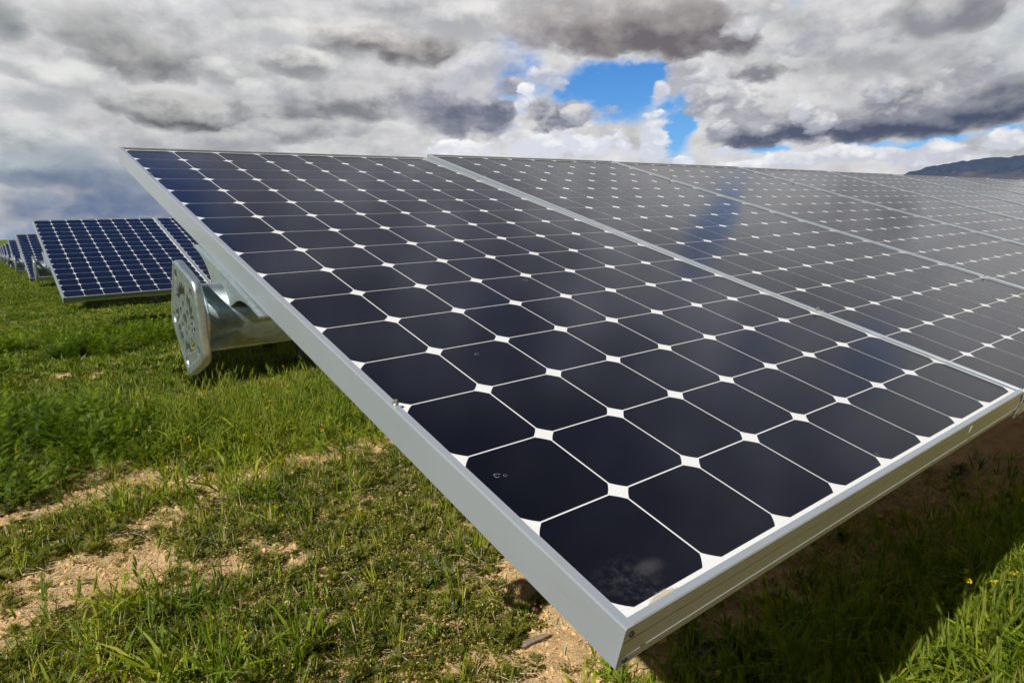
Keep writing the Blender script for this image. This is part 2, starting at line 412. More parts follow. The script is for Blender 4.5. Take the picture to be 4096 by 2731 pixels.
M_CELL, M_BACK, M_ALU = m_cells(), m_backsheet(), m_alu()
M_GALV = m_galv()
M_FLANGE = m_galv('galvanised_plate', 0.92, 0.42)
M_FLANGE.node_tree.nodes['Principled BSDF'].inputs['Metallic'].default_value = 0.92
M_TUBE = m_galv('galvanised_tube', 0.88, 0.30)
M_TUBE.node_tree.nodes['Principled BSDF'].inputs['Metallic'].default_value = 0.96
M_GALVD = m_galv('weathered_steel', 0.75, 0.45)
M_BLACK = m_plain('black_screw', (0.012, 0.012, 0.013), 0.35)
M_STEEL = m_plain('bolt_steel', (0.66, 0.64, 0.58), 0.3, 0.9)
M_MARK = m_plain('dried_water_mark', (0.16, 0.16, 0.17), 0.8)
M_DARK = m_plain('bore_shade', (0.05, 0.045, 0.04), 0.8)  # near-black that paints the shade inside the tube end
M_LABEL = m_plain('paper_label', (0.42, 0.45, 0.36), 0.7)

# ------------------------------------------------------------------ mesh helpers
def link(name, me, mats, parent=None):
    o = bpy.data.objects.new(name, me)
    for mm in (mats if isinstance(mats, (list, tuple)) else [mats]):
        if mm.name not in [x.name for x in me.materials if x]:
            me.materials.append(mm)
    col.objects.link(o)
    if parent: o.parent = parent
    return o

def tag(o, label=None, cat=None, group=None, kind=None):
    if label: o['label'] = label
    if cat: o['category'] = cat
    if group: o['group'] = group
    if kind: o['kind'] = kind
    return o

def bm_to(bm, name, smooth=False):
    me = bpy.data.meshes.new(name)
    bmesh.ops.recalc_face_normals(bm, faces=bm.faces[:])
    bm.to_mesh(me); bm.free()
    if smooth:
        me.polygons.foreach_set('use_smooth', [True] * len(me.polygons))
    return me

def box(bm, a, b):
    v = [bm.verts.new((x, y, z)) for x in (a[0], b[0]) for y in (a[1], b[1]) for z in (a[2], b[2])]
    for f in ((0, 1, 3, 2), (4, 6, 7, 5), (0, 4, 5, 1), (2, 3, 7, 6), (0, 2, 6, 4), (1, 5, 7, 3)):
        bm.faces.new([v[i] for i in f])

def extrude_profile(bm, prof, p0, ax, up, out, length):
    # prof: list of (outward-from-panel-edge inward distance s, height n); sweep along ax from p0
    ax, up, out = Vector(ax), Vector(up), Vector(out)
    a = [bm.verts.new(Vector(p0) + out * s + up * n) for s, n in prof]
    b = [bm.verts.new(Vector(p0) + out * s + up * n + ax * length) for s, n in prof]
    k = len(prof)
    for i in range(k):
        bm.faces.new((a[i], a[(i + 1) % k], b[(i + 1) % k], b[i]))
    bm.faces.new(a[::-1]); bm.faces.new(b)

def cyl(bm, c, ax, r, h, seg=16, r2=None):
    ax = Vector(ax).normalized()
    t = Vector((0, 0, 1)) if abs(ax.z) < 0.9 else Vector((1, 0, 0))
    e1 = ax.cross(t).normalized(); e2 = ax.cross(e1)
    r2 = r if r2 is None else r2
    A = [bm.verts.new(Vector(c) + (e1 * math.cos(2 * math.pi * i / seg) + e2 * math.sin(2 * math.pi * i / seg)) * r) for i in range(seg)]
    B = [bm.verts.new(Vector(c) + ax * h + (e1 * math.cos(2 * math.pi * i / seg) + e2 * math.sin(2 * math.pi * i / seg)) * r2) for i in range(seg)]
    for i in range(seg):
        bm.faces.new((A[i], A[(i + 1) % seg], B[(i + 1) % seg], B[i]))
    bm.faces.new(A[::-1]); bm.faces.new(B)

# ------------------------------------------------------------------ solar panel parts (local: x along row, y up the slope, z normal to glass)
TOP, BOT = 0.0055, -0.0405

def frame_mesh():
    bm = bmesh.new()
    # long sides (plain outer face, rolled outer top edge)
    pl = [(0, BOT), (0, TOP - .0016), (.0008, TOP - .0003), (.0022, TOP), (.0100, TOP), (.0104, TOP - .0006), (.0104, TOP - .0045),
          (.0022, TOP - .0045), (.0022, BOT + .002), (.028, BOT + .002), (.028, BOT)]
    extrude_profile(bm, pl, (0, 0, 0), (0, 1, 0), (0, 0, 1), (1, 0, 0), PL)
    extrude_profile(bm, pl, (PW, 0, 0), (0, 1, 0), (0, 0, 1), (-1, 0, 0), PL)
    # short sides (grooved outer face), butted between the long ones
    e = .0006
    ps = [(e, BOT), (e, -.0335), (e - .0006, -.0330), (e - .0006, -.0310), (e, -.0305), (e, -.0130), (e + .0008, -.0127), (e + .0008, -.0119), (e, -.0116),
          (e, TOP - .0014), (e + .0012, TOP - .0002), (.0088, TOP - .0002), (.0091, TOP - .0008), (.0091, TOP - .0045), (.003, TOP - .0045), (.003, BOT + .002), (.028, BOT + .002), (.028, BOT)]
    extrude_profile(bm, ps, (.0029, 0, 0), (1, 0, 0), (0, 0, 1), (0, 1, 0), PW - .0058)
    extrude_profile(bm, ps, (.0029, PL, 0), (1, 0, 0), (0, 0, 1), (0, -1, 0), PW - .0058)
    return bm_to(bm, 'panel_frame')

def sheet_mesh():
    bm = bmesh.new()
    box(bm, (.0024, .0032, -.0045), (PW - .0024, PL - .0032, -.0004))
    return bm_to(bm, 'backsheet')

def cell_mesh():
    bm = bmesh.new()
    h = .0625; Rr = .0790; c = math.sqrt(Rr * Rr - h * h)
    pts = []
    a0 = math.atan2(c, h); a1 = math.atan2(h, c)
    for q in range(4):
        for k in range(4):
            a = a0 + (a1 - a0) * k / 3 + q * math.pi / 2
            pts.append((Rr * math.cos(a), Rr * math.sin(a)))
    for i in range(8):
        for j in range(16):
            cx, cy = U0 + (i + .5) * CP, V0 + (j + .5) * CP
            bm.faces.new([bm.verts.new((cx + px, cy + py, -.0001)) for px, py in pts])
    me = bm_to(bm, 'cell_grid')
    return me

def screw_mesh(c, ax, r, h):
    bm = bmesh.new()
    cyl(bm, c, ax, r * 1.45, h * .35, 14)
    c2 = Vector(c) + Vector(ax) * h * .3501
    cyl(bm, c2, ax, r, h, 6 if r > .0045 else 10, r * .85)
    return bm_to(bm, 'screw')

ME_FRAME, ME_SHEET, ME_CELL = frame_mesh(), sheet_mesh(), cell_mesh()
ME_MS = [screw_mesh((u, v, TOP), (0, 0, 1), .0030, .0045) for u in (.0070, PW - .0070) for v in (.398, 1.688)]
ME_CS = []
for u in (.0103, PW - .0103):
    for n in (-.0055, -.0352):
        bm = bmesh.new(); cyl(bm, (u, .0005, n), (0, -1, 0), .0031, .0013, 14, .0026); ME_CS.append(bm_to(bm, 'corner_screw'))

proto = {}
def make_panel():
    root = bpy.data.objects.new('solar_panel', None); col.objects.link(root)
    link('frame', ME_FRAME, M_ALU, root)
    link('backsheet', ME_SHEET, M_BACK, root)
    link('cell_grid', ME_CELL, M_CELL, root)
    for me in ME_MS: link('mounting_screw', me, M_STEEL, root)
    for me in ME_CS: link('corner_screw', me, M_BLACK, root)
    return root

def copy_panel(src, small):
    c = src.copy(); col.objects.link(c)
    for ch in list(src.children):
        if small and 'screw' in ch.name: continue
        if 'label' in ch.name or 'smudge' in ch.name: continue
        k = ch.copy(); col.objects.link(k); k.parent = c
    return c

TH = R(17.28009)
GROUND = -1.0
VV = Vector((0, math.cos(TH), math.sin(TH))); NN = Vector((0, -math.sin(TH), math.cos(TH)))

def pose(o, X0, base, tilt, slope):
    vv = Vector((0, math.cos(tilt), math.sin(tilt))); nn = Vector((0, -math.sin(tilt), math.cos(tilt)))
    uu = Vector((1, 0, slope)).normalized()
    nn = uu.cross(vv).normalized()
    org = base - vv * (PL / 2)
    mm = Matrix((uu, vv, nn)).transposed().to_4x4(); mm.translation = org
    o.matrix_world = mm

PAN = [(-0.0069,-0.0002,0.0010,-0.0032,0.0041),(0.0059,0.0027,0.0007,-0.0012,0.0040),(0.0093,0.0012,-0.0017,0.0011,0.0012),(0.0080,0.0002,-0.0027,0.0022,0.0002),(0.0054,-0.0005,-0.0020,0.0018,-0.0001),(0.0024,-0.0007,-0.0006,0.0009,0.0),(0.0004,-0.0007,0.0008,0.0001,0.0001),(-0.0007,-0.0007,0.0017,-0.0005,0.0001),(-0.0012,-0.0006,0.0016,-0.0007,0.0),(-0.0010,-0.0004,0.0012,-0.0006,0.0),(0,0,0,0,0),(0,0,0,0,0)]
ROWS = [(0.061,0.480,-0.045,0.0095),(0.079,0.068,-0.083,-0.0116),(0.111,0.017,-0.125,-0.010),(0.166,0.009,-0.168,-0.009),(0.212,0.006,-0.198,-0.0104),(0.257,0.005,-0.231,-0.015),(0.30,0.005,-0.262,-0.015),(0.345,0.005,-0.295,-0.015)]
PY = 5.1284
ORD = ['first', 'second', 'third', 'fourth', 'fifth', 'sixth', 'seventh', 'eighth', 'ninth', 'tenth', 'eleventh', 'twelfth']
ROWN = ['nearest row', 'second row back', 'third row back', 'fourth row back', 'fifth row back', 'sixth row back', 'seventh row back', 'eighth row back', 'ninth row back']

panel0 = make_panel()
for k in range(12):
    o = panel0 if k == 0 else copy_panel(panel0, k > 5)
    dt, dn, dv, du, yw = PAN[k]
    pose(o, 0, Vector((k * PIT + du, 0, 0)) + VV * (PL / 2 + dv) + NN * dn, TH + dt, yw)
    if k == 0:
        lab = 'large solar panel filling the foreground, its dusty corner pointing at the viewer'
    elif k == 11:
        lab = 'solar panel farthest along the nearest row, at its right end'
    else:
        lab = ORD[k] + ' dark solar panel from the left in the nearest row'
    tag(o, lab, 'solar panel', 'solar panels of the nearest row')

# sticker on the low frame face and dirt left on the glass of the first panel
bm = bmesh.new(); box(bm, (.7895, -.0003, -.0150), (.7940, .0005, -.0040)); lb = link('paper_label', bm_to(bm, 'paper_label'), M_LABEL, panel0)
lb['label'] = 'small pale sticker on the low edge of the frame'

for mx, my, mr in ((.037, .226, .0042), (.045, .222, .0025), (.196, .491, .0045), (.531, .033, .0035), (.50, .751, .006)):
    bm = bmesh.new(); A = []
    for i in range(18):
        a = 2 * math.pi * i / 18 * (.86 if mr > .003 else 1); rr = mr * (1 + .18 * math.sin(3 * a + mx * 50))
        A.append((bm.verts.new((mx + rr * math.cos(a), my + rr * .8 * math.sin(a), .0004)), bm.verts.new((mx + rr * .74 * math.cos(a), my + rr * .60 * math.sin(a), .0004))))
    for p, q_ in zip(A[:-1], A[1:]): bm.faces.new((p[0], q_[0], q_[1], p[1]))
    link('water_smudge', bm_to(bm, 'water_smudge'), M_MARK, panel0)

def m_smudge():
    mt, N, b, o = material('dried_dirt')
    ob = N.new('ShaderNodeTexCoord').outputs['Object']
    x, y, z = N.sep(ob)
    def blob(cx, cy, rx, ry):
        v = N.vmath('MULTIPLY', N.vmath('SUBTRACT', ob, (cx, cy, 0)), (1 / rx, 1 / ry, 0))
        return N.step(N.vmath('LENGTH', v, out=1), 1.0, 0.1)
    fine = N.noise(N.vmath('MULTIPLY', ob, (1, 1.6, 0)), 1500, 3, .8)
    mid = N.noise(ob, 120, 5, .7)
    scr = N.math('MULTIPLY', blob(.078, .044, .026, .013), N.step(fine, .56, .62))
    ds = N.math('MULTIPLY', blob(.048, .040, .05, .045), N.math('MULTIPLY', N.step(fine, .5, .75), N.math('MULTIPLY', N.step(mid, .4, .7), .55)))
    # caked soil above the lip
    edge = N.math('ADD', N.math('MULTIPLY', N.step(N.math('ABSOLUTE', N.math('SUBTRACT', x, .062)), .042, .004), .0125), N.math('MULTIPLY', mid, .009))
    soil = N.step(N.math('SUBTRACT', N.math('ADD', edge, .0010), y), 0.0, .0035)
    soil = N.math('MULTIPLY', soil, N.step(x, .012, .03))
    a = N.math('MAXIMUM', N.math('MULTIPLY', scr, .6), ds)
    a = N.math('MAXIMUM', a, N.math('MULTIPLY', N.math('MULTIPLY', soil, N.step(fine, .30, .5)), N.step(N.math('ABSOLUTE', N.math('SUBTRACT', x, .062)), .052, .03)))
    c = N.mix(soil, (.62, .62, .62), N.mix(fine, (.40, .34, .24), (.62, .55, .42)))
    N.l.new(c, b.inputs['Base Color']); b.inputs['Roughness'].default_value = .9
    N.l.new(a, b.inputs['Alpha'])
    return mt
bm = bmesh.new()
vs = [bm.verts.new(p) for p in ((.0106, .0093, .0003), (.17, .0093, .0003), (.17, .10, .0003), (.0106, .10, .0003))]
bm.faces.new(vs)
sm = link('dirt_smudge', bm_to(bm, 'dirt_smudge'), m_smudge(), panel0)
sm['label'] = 'dried soil and scratches on the corner cell'

# ------------------------------------------------------------------ torque tube with pentagonal end flange, brackets
TV, TN, TR = 1.045, -.129, .0655

def curve_plate(loops, ext, bev, name):
    cd = bpy.data.curves.new(name, 'CURVE'); cd.dimensions = '2D'; cd.fill_mode = 'BOTH'
    cd.extrude = ext; cd.bevel_depth = bev; cd.bevel_resolution = 2
    for lp in loops:
        s = cd.splines.new('POLY'); s.points.add(len(lp) - 1)
        for p, (a, b_) in zip(s.points, lp): p.co = (a, b_, 0, 1)
        s.use_cyclic_u = True
    ob = bpy.data.objects.new(name, cd)
    me = bpy.data.meshes.new_from_object(ob)
    bpy.data.objects.remove(ob)
    return me

def rounded_poly(vs, r, seg=6):
    out = []; n = len(vs)
    for i in range(n):
        p, a, b = Vector(vs[i]), Vector(vs[i - 1]), Vector(vs[(i + 1) % n])
        d1 = (a - p).normalized(); d2 = (b - p).normalized()
        ang = d1.angle(d2); t = r / math.tan(ang / 2)
        c = p + (d1 + d2).normalized() * (r / math.sin(ang / 2))
        s, e = p + d1 * t, p + d2 * t
        for k in range(seg + 1):
            f = k / seg
            q = (s - c) * (1 - f) + (e - c) * f
            out.append(tuple(c + q.normalized() * r))
    return out

def circ(cx, cy, r, n=16):
    return [(cx + r * math.cos(2 * math.pi * i / n), cy + r * math.sin(2 * math.pi * i / n)) for i in range(n)]

def flange_meshes():
    PR = .117
    pent = [(PR * math.cos(R(270 + 72 * i)), PR * math.sin(R(270 + 72 * i))) for i in range(5)]
    inner = [(x * .90, y * .90) for x, y in pent]
    rim = curve_plate([rounded_poly(pent, .024), rounded_poly(inner, .018)], .0035, .0050, 'rim')
    # plate: five corner holes and four ragged slots between plate and hub
    loops = [rounded_poly([(x * .96, y * .96) for x, y in pent], .020)]
    for i in range(5):
        a = R(270 + 72 * i); loops.append(circ(.090 * math.cos(a), .090 * math.sin(a), .0112))
    rnd = random.Random(4)
    for s in range(4):
        a0, a1 = R(22 + 90 * s), R(98 + 90 * s)
        outer, inn = [], []
        K = 16
        for k in range(K + 1):
            a = a0 + (a1 - a0) * k / K
            ro = .0680 + .0060 * math.cos(k * 2.0) + rnd.uniform(-.0015, .0015)
            ri = .0455 + .0035 * math.sin(k * 1.9) + rnd.uniform(-.0012, .0012)
            outer.append((ro * math.cos(a), ro * math.sin(a))); inn.append((ri * math.cos(a), ri * math.sin(a)))
        loops.append(outer + inn[::-1])
    loops.append(circ(0, 0, .0130))
    for i in range(6):
        a = R(15 + 60 * i); loops.append(circ(.029 * math.cos(a), .029 * math.sin(a), .0080))
    plate = curve_plate(loops, .0016, 0.0, 'plate')
    return rim, plate

RIM, PLATE = flange_meshes()

def flange_bm(xo, c, tilt):
    # curve plane (a,b) -> (v, n); curve z -> -x
    bm = bmesh.new()
    vv = Vector((0, math.cos(tilt), math.sin(tilt))); nn = Vector((0, -math.sin(tilt), math.cos(tilt)))
    for me, dx in ((RIM, 0.0), (PLATE, -0.0062)):
        mm = Matrix((vv, nn, Vector((1, 0, 0)))).transposed().to_4x4()
        mm.translation = Vector((xo + dx, 0, 0)) + c
        t = bmesh.new(); t.from_mesh(me); t.transform(mm)
        tmp = bpy.data.meshes.new('t'); t.to_mesh(tmp); t.free(); bm.from_mesh(tmp); bpy.data.meshes.remove(tmp)
    return bm

def bracket_bm(x, c0, tilt, simple=False):
    # a pressed channel: top strip following the frame's underside, two webs bulging down on to the tube
    bm = bmesh.new()
    vv = Vector((0, math.cos(tilt), math.sin(tilt))); nn = Vector((0, -math.sin(tilt), math.cos(tilt)))
    K = 16; v0, v1 = .832, 1.238
    tops, bots = [], []
    for k in range(K + 1):
        v = v0 + (v1 - v0) * k / K
        d = (v - TV) / .13
        lo = BOT - .006 - .070 * math.exp(-d * d * 2.9)
        tp = BOT - .0008 - .004 * max(0, abs((v - TV) / .22)) ** 2
        tops.append((v, tp)); bots.append((v, min(lo, tp - .004)))
    def P(v, n, xx): return c0 + vv * v + nn * n + Vector((xx, 0, 0))
    def strip(xa, xb, A, B):
        # closed prism between profile A (upper) and B (lower) from xa to xb
        rows = []
        for (va, na), (vb, nb) in zip(A, B):
            rows.append([bm.verts.new(P(va, na, xa)), bm.verts.new(P(va, na, xb)), bm.verts.new(P(vb, nb, xb)), bm.verts.new(P(vb, nb, xa))])
        for a, b in zip(rows[:-1], rows[1:]):
            for i in range(4):
                bm.faces.new((a[i], a[(i + 1) % 4], b[(i + 1) % 4], b[i]))
        bm.faces.new(rows[0][::-1]); bm.faces.new(rows[-1])
    strip(x - .018, x + .030, tops, [(v, n - .0032) for v, n in tops])
    strip(x - .018, x - .0148, [(v, n - .0034) for v, n in tops], bots)
    strip(x + .0268, x + .030, [(v, n - .0034) for v, n in tops], bots)
    bmesh.ops.recalc_face_normals(bm, faces=bm.faces[:])
    return bm

def torque_tube(x0, length, npan, c0, tilt, label, grp, near):
    root = bpy.data.objects.new('torque_tube', None); col.objects.link(root)
    vv = Vector((0, math.cos(tilt), math.sin(tilt))); nn = Vector((0, -math.sin(tilt), math.cos(tilt)))
    ax = c0 + vv * TV + nn * TN
    root.location = ax + Vector((x0, 0, 0)); inv = -root.location
    tag(root, label, 'torque tube', grp)
    # hollow tube
    bm = bmesh.new(); seg = 64 if near else 28
    rings = []
    for (xx, rr) in ((x0 + .004, TR - .004), (x0 + .004, TR), (length, TR), (length, TR - .004)):
        rings.append([bm.verts.new(ax + Vector((xx, rr * math.cos(2 * math.pi * i / seg), rr * math.sin(2 * math.pi * i / seg)))) for i in range(seg)])
    for a, b in ((0, 1), (1, 2), (2, 3), (3, 0)):
        for i in range(seg):
            bm.faces.new((rings[a][i], rings[a][(i + 1) % seg], rings[b][(i + 1) % seg], rings[b][i]))
    bmesh.ops.transform(bm, matrix=Matrix.Translation(inv), verts=bm.verts)
    me = bm_to(bm, 'tube')
    for p in me.polygons: p.use_smooth = abs(p.normal.x) < .5
    link('tube', me, M_TUBE, root)
    bm = bmesh.new(); cyl(bm, (.0085, 0, 0), (1, 0, 0), TR - .0045, .002, 24); link('bore_shade_disc', bm_to(bm, 'bore_shade_disc'), M_DARK, root)  # dark disc added inside the tube so the flange holes read as shaded
    bm = flange_bm(x0 - .012, ax, tilt)
    bmesh.ops.transform(bm, matrix=Matrix.Translation(inv), verts=bm.verts)
    me = bm_to(bm, 'end_flange'); fl = link('end_flange', me, M_FLANGE, root)
    if near:
        for p in me.polygons: p.use_smooth = True
        me.set_sharp_from_angle(angle=R(40))
        # weld bead between flange and tube
        bm = bmesh.new()
        A, Bq = 72, 8; grid = []
        for i in range(A):
            a = 2 * math.pi * i / A; rr = .0045 + .0008 * math.sin(i * 2.3)
            grid.append([bm.verts.new(Vector((.004, 0, 0)) + Vector((rr * math.sin(2 * math.pi * j / Bq), (TR + rr * .6 * math.cos(2 * math.pi * j / Bq)) * math.cos(a), (TR + rr * .6 * math.cos(2 * math.pi * j / Bq)) * math.sin(a)))) for j in range(Bq)])
        for i in range(A):
            for j in range(Bq):
                bm.faces.new((grid[i][j], grid[(i + 1) % A][j], grid[(i + 1) % A][(j + 1) % Bq], grid[i][(j + 1) % Bq]))
        link('weld_bead', bm_to(bm, 'weld_bead', True), M_GALV, fl)
    for k in range(npan + 1):
        bm = bracket_bm(k * PIT - .0042 if k else .004, c0, tilt)
        bmesh.ops.transform(bm, matrix=Matrix.Translation(inv), verts=bm.verts)
        link('panel_bracket', bm_to(bm, 'panel_bracket'), M_GALV, root)
    return ax

def post(x, ax, label, grp):
    root = bpy.data.objects.new('support_post', None); col.objects.link(root)
    root.location = (x, ax.y, GROUND); tag(root, label, 'post', grp)
    h = ax.z - GROUND
    bm = bmesh.new()
    box(bm, (-.035, -.045, -.3), (.035, -.040, h - .16)); box(bm, (-.035, .040, -.3), (.035, .045, h - .16)); box(bm, (-.003, -.0399, -.3), (.003, .0399, h - .16))
    link('pile', bm_to(bm, 'pile'), M_GALVD, root)
    bm = bmesh.new()
    seg = 20; a = []; 
    for (xx, rr) in ((-.03, TR + .004), (-.03, TR + .016), (.03, TR + .016), (.03, TR + .004)):
        a.append([bm.verts.new((xx, rr * math.cos(2 * math.pi * i / seg), h + rr * math.sin(2 * math.pi * i / seg))) for i in range(seg)])
    for p, q in ((0, 1), (1, 2), (2, 3), (3, 0)):
        for i in range(seg): bm.faces.new((a[p][i], a[p][(i + 1) % seg], a[q][(i + 1) % seg], a[q][i]))
    box(bm, (-.028, -.046, h - .175), (.028, .046, h - TR - .010))
    link('bearing', bm_to(bm, 'bearing'), M_GALVD, root)

ax = torque_tube(-.062, 12.7, 12, Vector((0, 0, 0)), TH, 'galvanised steel tube with pierced pentagonal end flange carrying the nearest panels', 'torque tubes at the row ends', True)
for i, x in enumerate((2.42, 7.6)):
    post(x, ax, ['steel post in the shade under the nearest row', 'steel post farther along under the nearest row'][i], 'posts under the panel rows')

for r_, (dx, dy, dz, dtl) in enumerate(ROWS):
    off = Vector((dx, PY * (r_ + 1) + dy, dz)); tl = TH + dtl
    cnt = 6 if r_ == 0 else 3
    base = VV * (PL / 2)
    vv = Vector((0, math.cos(tl), math.sin(tl)))
    c0 = off + base - vv * (PL / 2)
    for k in range(cnt):
        o = copy_panel(panel0, r_ > 0)
        pose(o, 0, off + base + Vector((k * PIT, 0, 0)), tl, 0)
        tag(o, ORD[k] + ' solar panel from the left in the ' + ROWN[r_ + 1], 'solar panel', 'solar panels of the rows behind')
    ax = torque_tube(-.075, cnt * PIT, cnt, c0, tl, 'torque tube end with upright flange beside the ' + ROWN[r_ + 1], 'torque tubes at the row ends', False)
    root_x = off.x
    for xx in ((2.11, 5.9) if r_ == 0 else (2.45, 5.1)):
        wh = {2.11: 'grey steel post seen in the gap under the second row back', 5.9: 'steel post farther right under the second row back'}.get(xx) or (('steel post nearer the end of the ' if xx < 3 else 'steel post away from the end of the ') + ROWN[r_ + 1])
        post(root_x + xx, ax, wh, 'posts under the panel rows')
for me in (RIM, PLATE):
    bpy.data.meshes.remove(me)

# ------------------------------------------------------------------ ground
rng = np.random.RandomState(7)
DIRT = [(-.10,3.92,.50,.17,1.7),(-.39,3.59,.35,.15,1.6),(.06,4.12,.22,.12,1.3),(.29,3.50,.24,.13,1.2),(.17,3.12,.24,.15,1.6),(.73,3.37,.25,.13,1.4),(1.0,3.50,.35,.16,1.8),(1.35,3.44,.40,.16,1.7),
        (-.36,2.84,.22,.18,1.1),(-.05,2.65,.24,.18,.8),(.26,2.36,.20,.10,1.0),(.44,1.95,.15,.10,.6),(.87,1.08,.15,.10,1.2),(-.5,2.5,.25,.2,.7),(.16,2.02,.2,.08,.4),
        (-.45,10.2,.5,.5,.9),(-.1,7.9,.5,.35,.5),(.9,6.0,.25,.3,.8),(1.25,7.6,.4,.3,.6),(.35,7.3,.6,.5,.35),(4.2,1.15,2.4,.55,1.8),(2.6,1.2,1.3,.5,1.5)]
WEED = [(.45,1.75,.38,.45,1.0),(.10,2.05,.4,.3,.8),(.75,2.2,.35,.6,.9),(.35,2.9,.3,.3,.8),(-.1,3.3,.3,.15,.8),(.6,1.25,.25,.25,1.6),(.42,1.45,.3,.2,1.2)]
LUSH = [(-.25,5.0,.62,1.0,1.3),(.25,4.75,.4,.5,.9),(-.75,5.0,.6,.9,1.0),(.1,9.6,1.2,.9,1.0),(1.6,10.0,1.6,1.0,1.1),(-.9,9.2,.9,.9,.8),(.9,12.6,2.0,.9,.6)]
TALL = [(1.35,4.55,.85,.75,1.3),(.75,4.35,.35,.6,1.0),(1.9,4.3,.8,.7,1.0),(-.3,2.12,.5,.22,.8),(.1,1.72,.3,.18,.4),(1.9,-.1,1.0,.55,1.4),(1.35,.35,.6,.30,1.2),(2.6,.0,1.2,.35,1.1),(.52,3.0,.22,.25,.7),(0.0,3.30,.3,.25,.5),(.35,6.1,.5,.6,.3)]

def zone(P, lst):
    a = np.zeros(len(P))
    for cx, cy, rx, ry, s in lst:
        d = ((P[:, 0] - cx) / rx) ** 2 + ((P[:, 1] - cy) / ry) ** 2
        a += s * np.exp(-d * .9)
    return a

def vnoise(P, scale, seed=0, octaves=3):
    # cheap value noise on numpy arrays
    out = np.zeros(len(P)); amp = 1.0; tot = 0
    for o in range(octaves):
        q = P * scale * (2 ** o) + seed * 17.3 + o * 5.1
        i = np.floor(q).astype(np.int64); f = q - i; f = f * f * (3 - 2 * f)
        def h(a, b):
            v = (a * 374761393 + b * 668265263 + seed * 1013) & 0x7fffffff
            v = ((v ^ (v >> 13)) * 1274126177) & 0x7fffffff
            return ((v ^ (v >> 16)) & 0xffff) / 65535.0
        a, b = i[:, 0], i[:, 1]
        v = (h(a, b) * (1 - f[:, 0]) + h(a + 1, b) * f[:, 0]) * (1 - f[:, 1]) + (h(a, b + 1) * (1 - f[:, 0]) + h(a + 1, b + 1) * f[:, 0]) * f[:, 1]
        out += amp * v; tot += amp; amp *= .5
    return out / tot

def dirtness(P):
    near = np.exp(-(P[:, 1].clip(0) / 14) ** 2)
    base = ((vnoise(P, 2.3, 3, 3) - .47) * 2.2 + (vnoise(P, 9.0, 6, 2) - .5) * 1.1) * near
    return base - zone(P, WEED) * .38 + zone(P, DIRT) * 1.15 - zone(P, LUSH) * .95 - zone(P, TALL) * .75 + .07

def height(P):
    d = np.hypot(P[:, 0], P[:, 1])
    z = (vnoise(P, .7, 11, 3) - .5) * .09 * np.clip(d / 2, .3, 1)
    z += (vnoise(P, 6.0, 12, 3) - .5) * .035
    near = np.clip(1 - d / 9, 0, 1)
    dn = np.clip(dirtness(P) + .4, 0, 1)
    z += ((vnoise(P, 26.0, 13, 3)) ** 2 - .25) * .040 * near * dn
    z += (vnoise(P, 55.0, 14, 2) - .5) * .016 * near * (.4 + dn)
    z += zone(P, LUSH) * .04
    # the plain rises very slightly into low hills far away on the left
    far = np.clip((d - 900) / 2500, 0, 1)
    z += far * far * (16 + 26 * vnoise(P, 1 / 900., 5, 3))
    return GROUND + z

def axis(lo, hi, step, far, growth):
    a = list(np.arange(lo, hi, step)); s = step
    v = a[-1]
    while v < far: s *= growth; v += s; a.append(v)
    s = step; v = a[0]; pre = []
    while v > -far: s *= growth; v -= s; pre.append(v)
    return np.array(pre[::-1] + a)
gx = axis(-1.2, 3.2, .016, 9000, 1.10)
gy = axis(-.6, 6.0, .018, 9000, 1.09)
GX, GY = np.meshgrid(gx, gy)
GP_ = np.stack([GX.ravel(), GY.ravel()], 1)
gz = height(GP_)
V = np.column_stack([GP_, gz])
nx, ny = len(gx), len(gy)
idx = np.arange(nx * ny).reshape(ny, nx)
F = np.stack([idx[:-1, :-1], idx[:-1, 1:], idx[1:, 1:], idx[1:, :-1]], -1).reshape(-1, 4)

def np_mesh(name, V, F, smooth=True):
    me = bpy.data.meshes.new(name)
    k = F.shape[1]
    me.vertices.add(len(V)); me.vertices.foreach_set('co', V.astype(np.float32).ravel())
    me.loops.add(F.size); me.loops.foreach_set('vertex_index', F.astype(np.int32).ravel())
    me.polygons.add(len(F)); me.polygons.foreach_set('loop_start', np.arange(0, F.size, k, dtype=np.int32))
    me.polygons.foreach_set('use_smooth', np.full(len(F), smooth))
    me.update(calc_edges=True); me.validate()
    return me

def m_ground():
    mt, N, b, o = material('dry_soil')
    pos = N.new('ShaderNodeNewGeometry').outputs['Position']
    n = N.noise(pos, 3.0, 6, .6); n2 = N.noise(pos, 55, 5, .7); n3 = N.noise(pos, 260, 3, .7)
    c = N.mix(n, (.50, .31, .135), (.70, .49, .26))
    c = N.mix(N.step(n2, .35, .7), c, N.mix(.5, c, (.74, .56, .33)))
    c = N.mix(N.math('MULTIPLY', N.step(n3, .60, .68), .6), c, (.85, .72, .50))
    c = N.mix(N.math('MULTIPLY', N.step(n3, .42, .34), .5), c, (.22, .13, .07))
    # further off the field is covered with low green and straw-coloured growth
    x, y, z = N.sep(pos)
    dist = N.vmath('LENGTH', N.comb(x, y), out=1)
    g1 = N.noise(pos, .35, 6, .65); g2 = N.noise(pos, 2.2, 5, .7)
    gcol = N.ramp(g1, [(.3, (.040, .080, .005)), (.5, (.095, .14, .008)), (.72, (.19, .19, .022))])
    gcol = N.mix(N.step(g2, .4, .75), gcol, N.mix(.5, gcol, (.05, .075, .012)))
    c = N.mix(N.math('MAXIMUM', N.step(dist, 5, 22), N.step(x, -1.0, -2.6)), c, gcol)
    N.l.new(c, b.inputs['Base Color']); b.inputs['Roughness'].default_value = .95
    b.inputs['Specular IOR Level'].default_value = .15
    bump(N, b, N.math('ADD', n2, N.math('MULTIPLY', n3, .5)), .9, .016)
    return mt
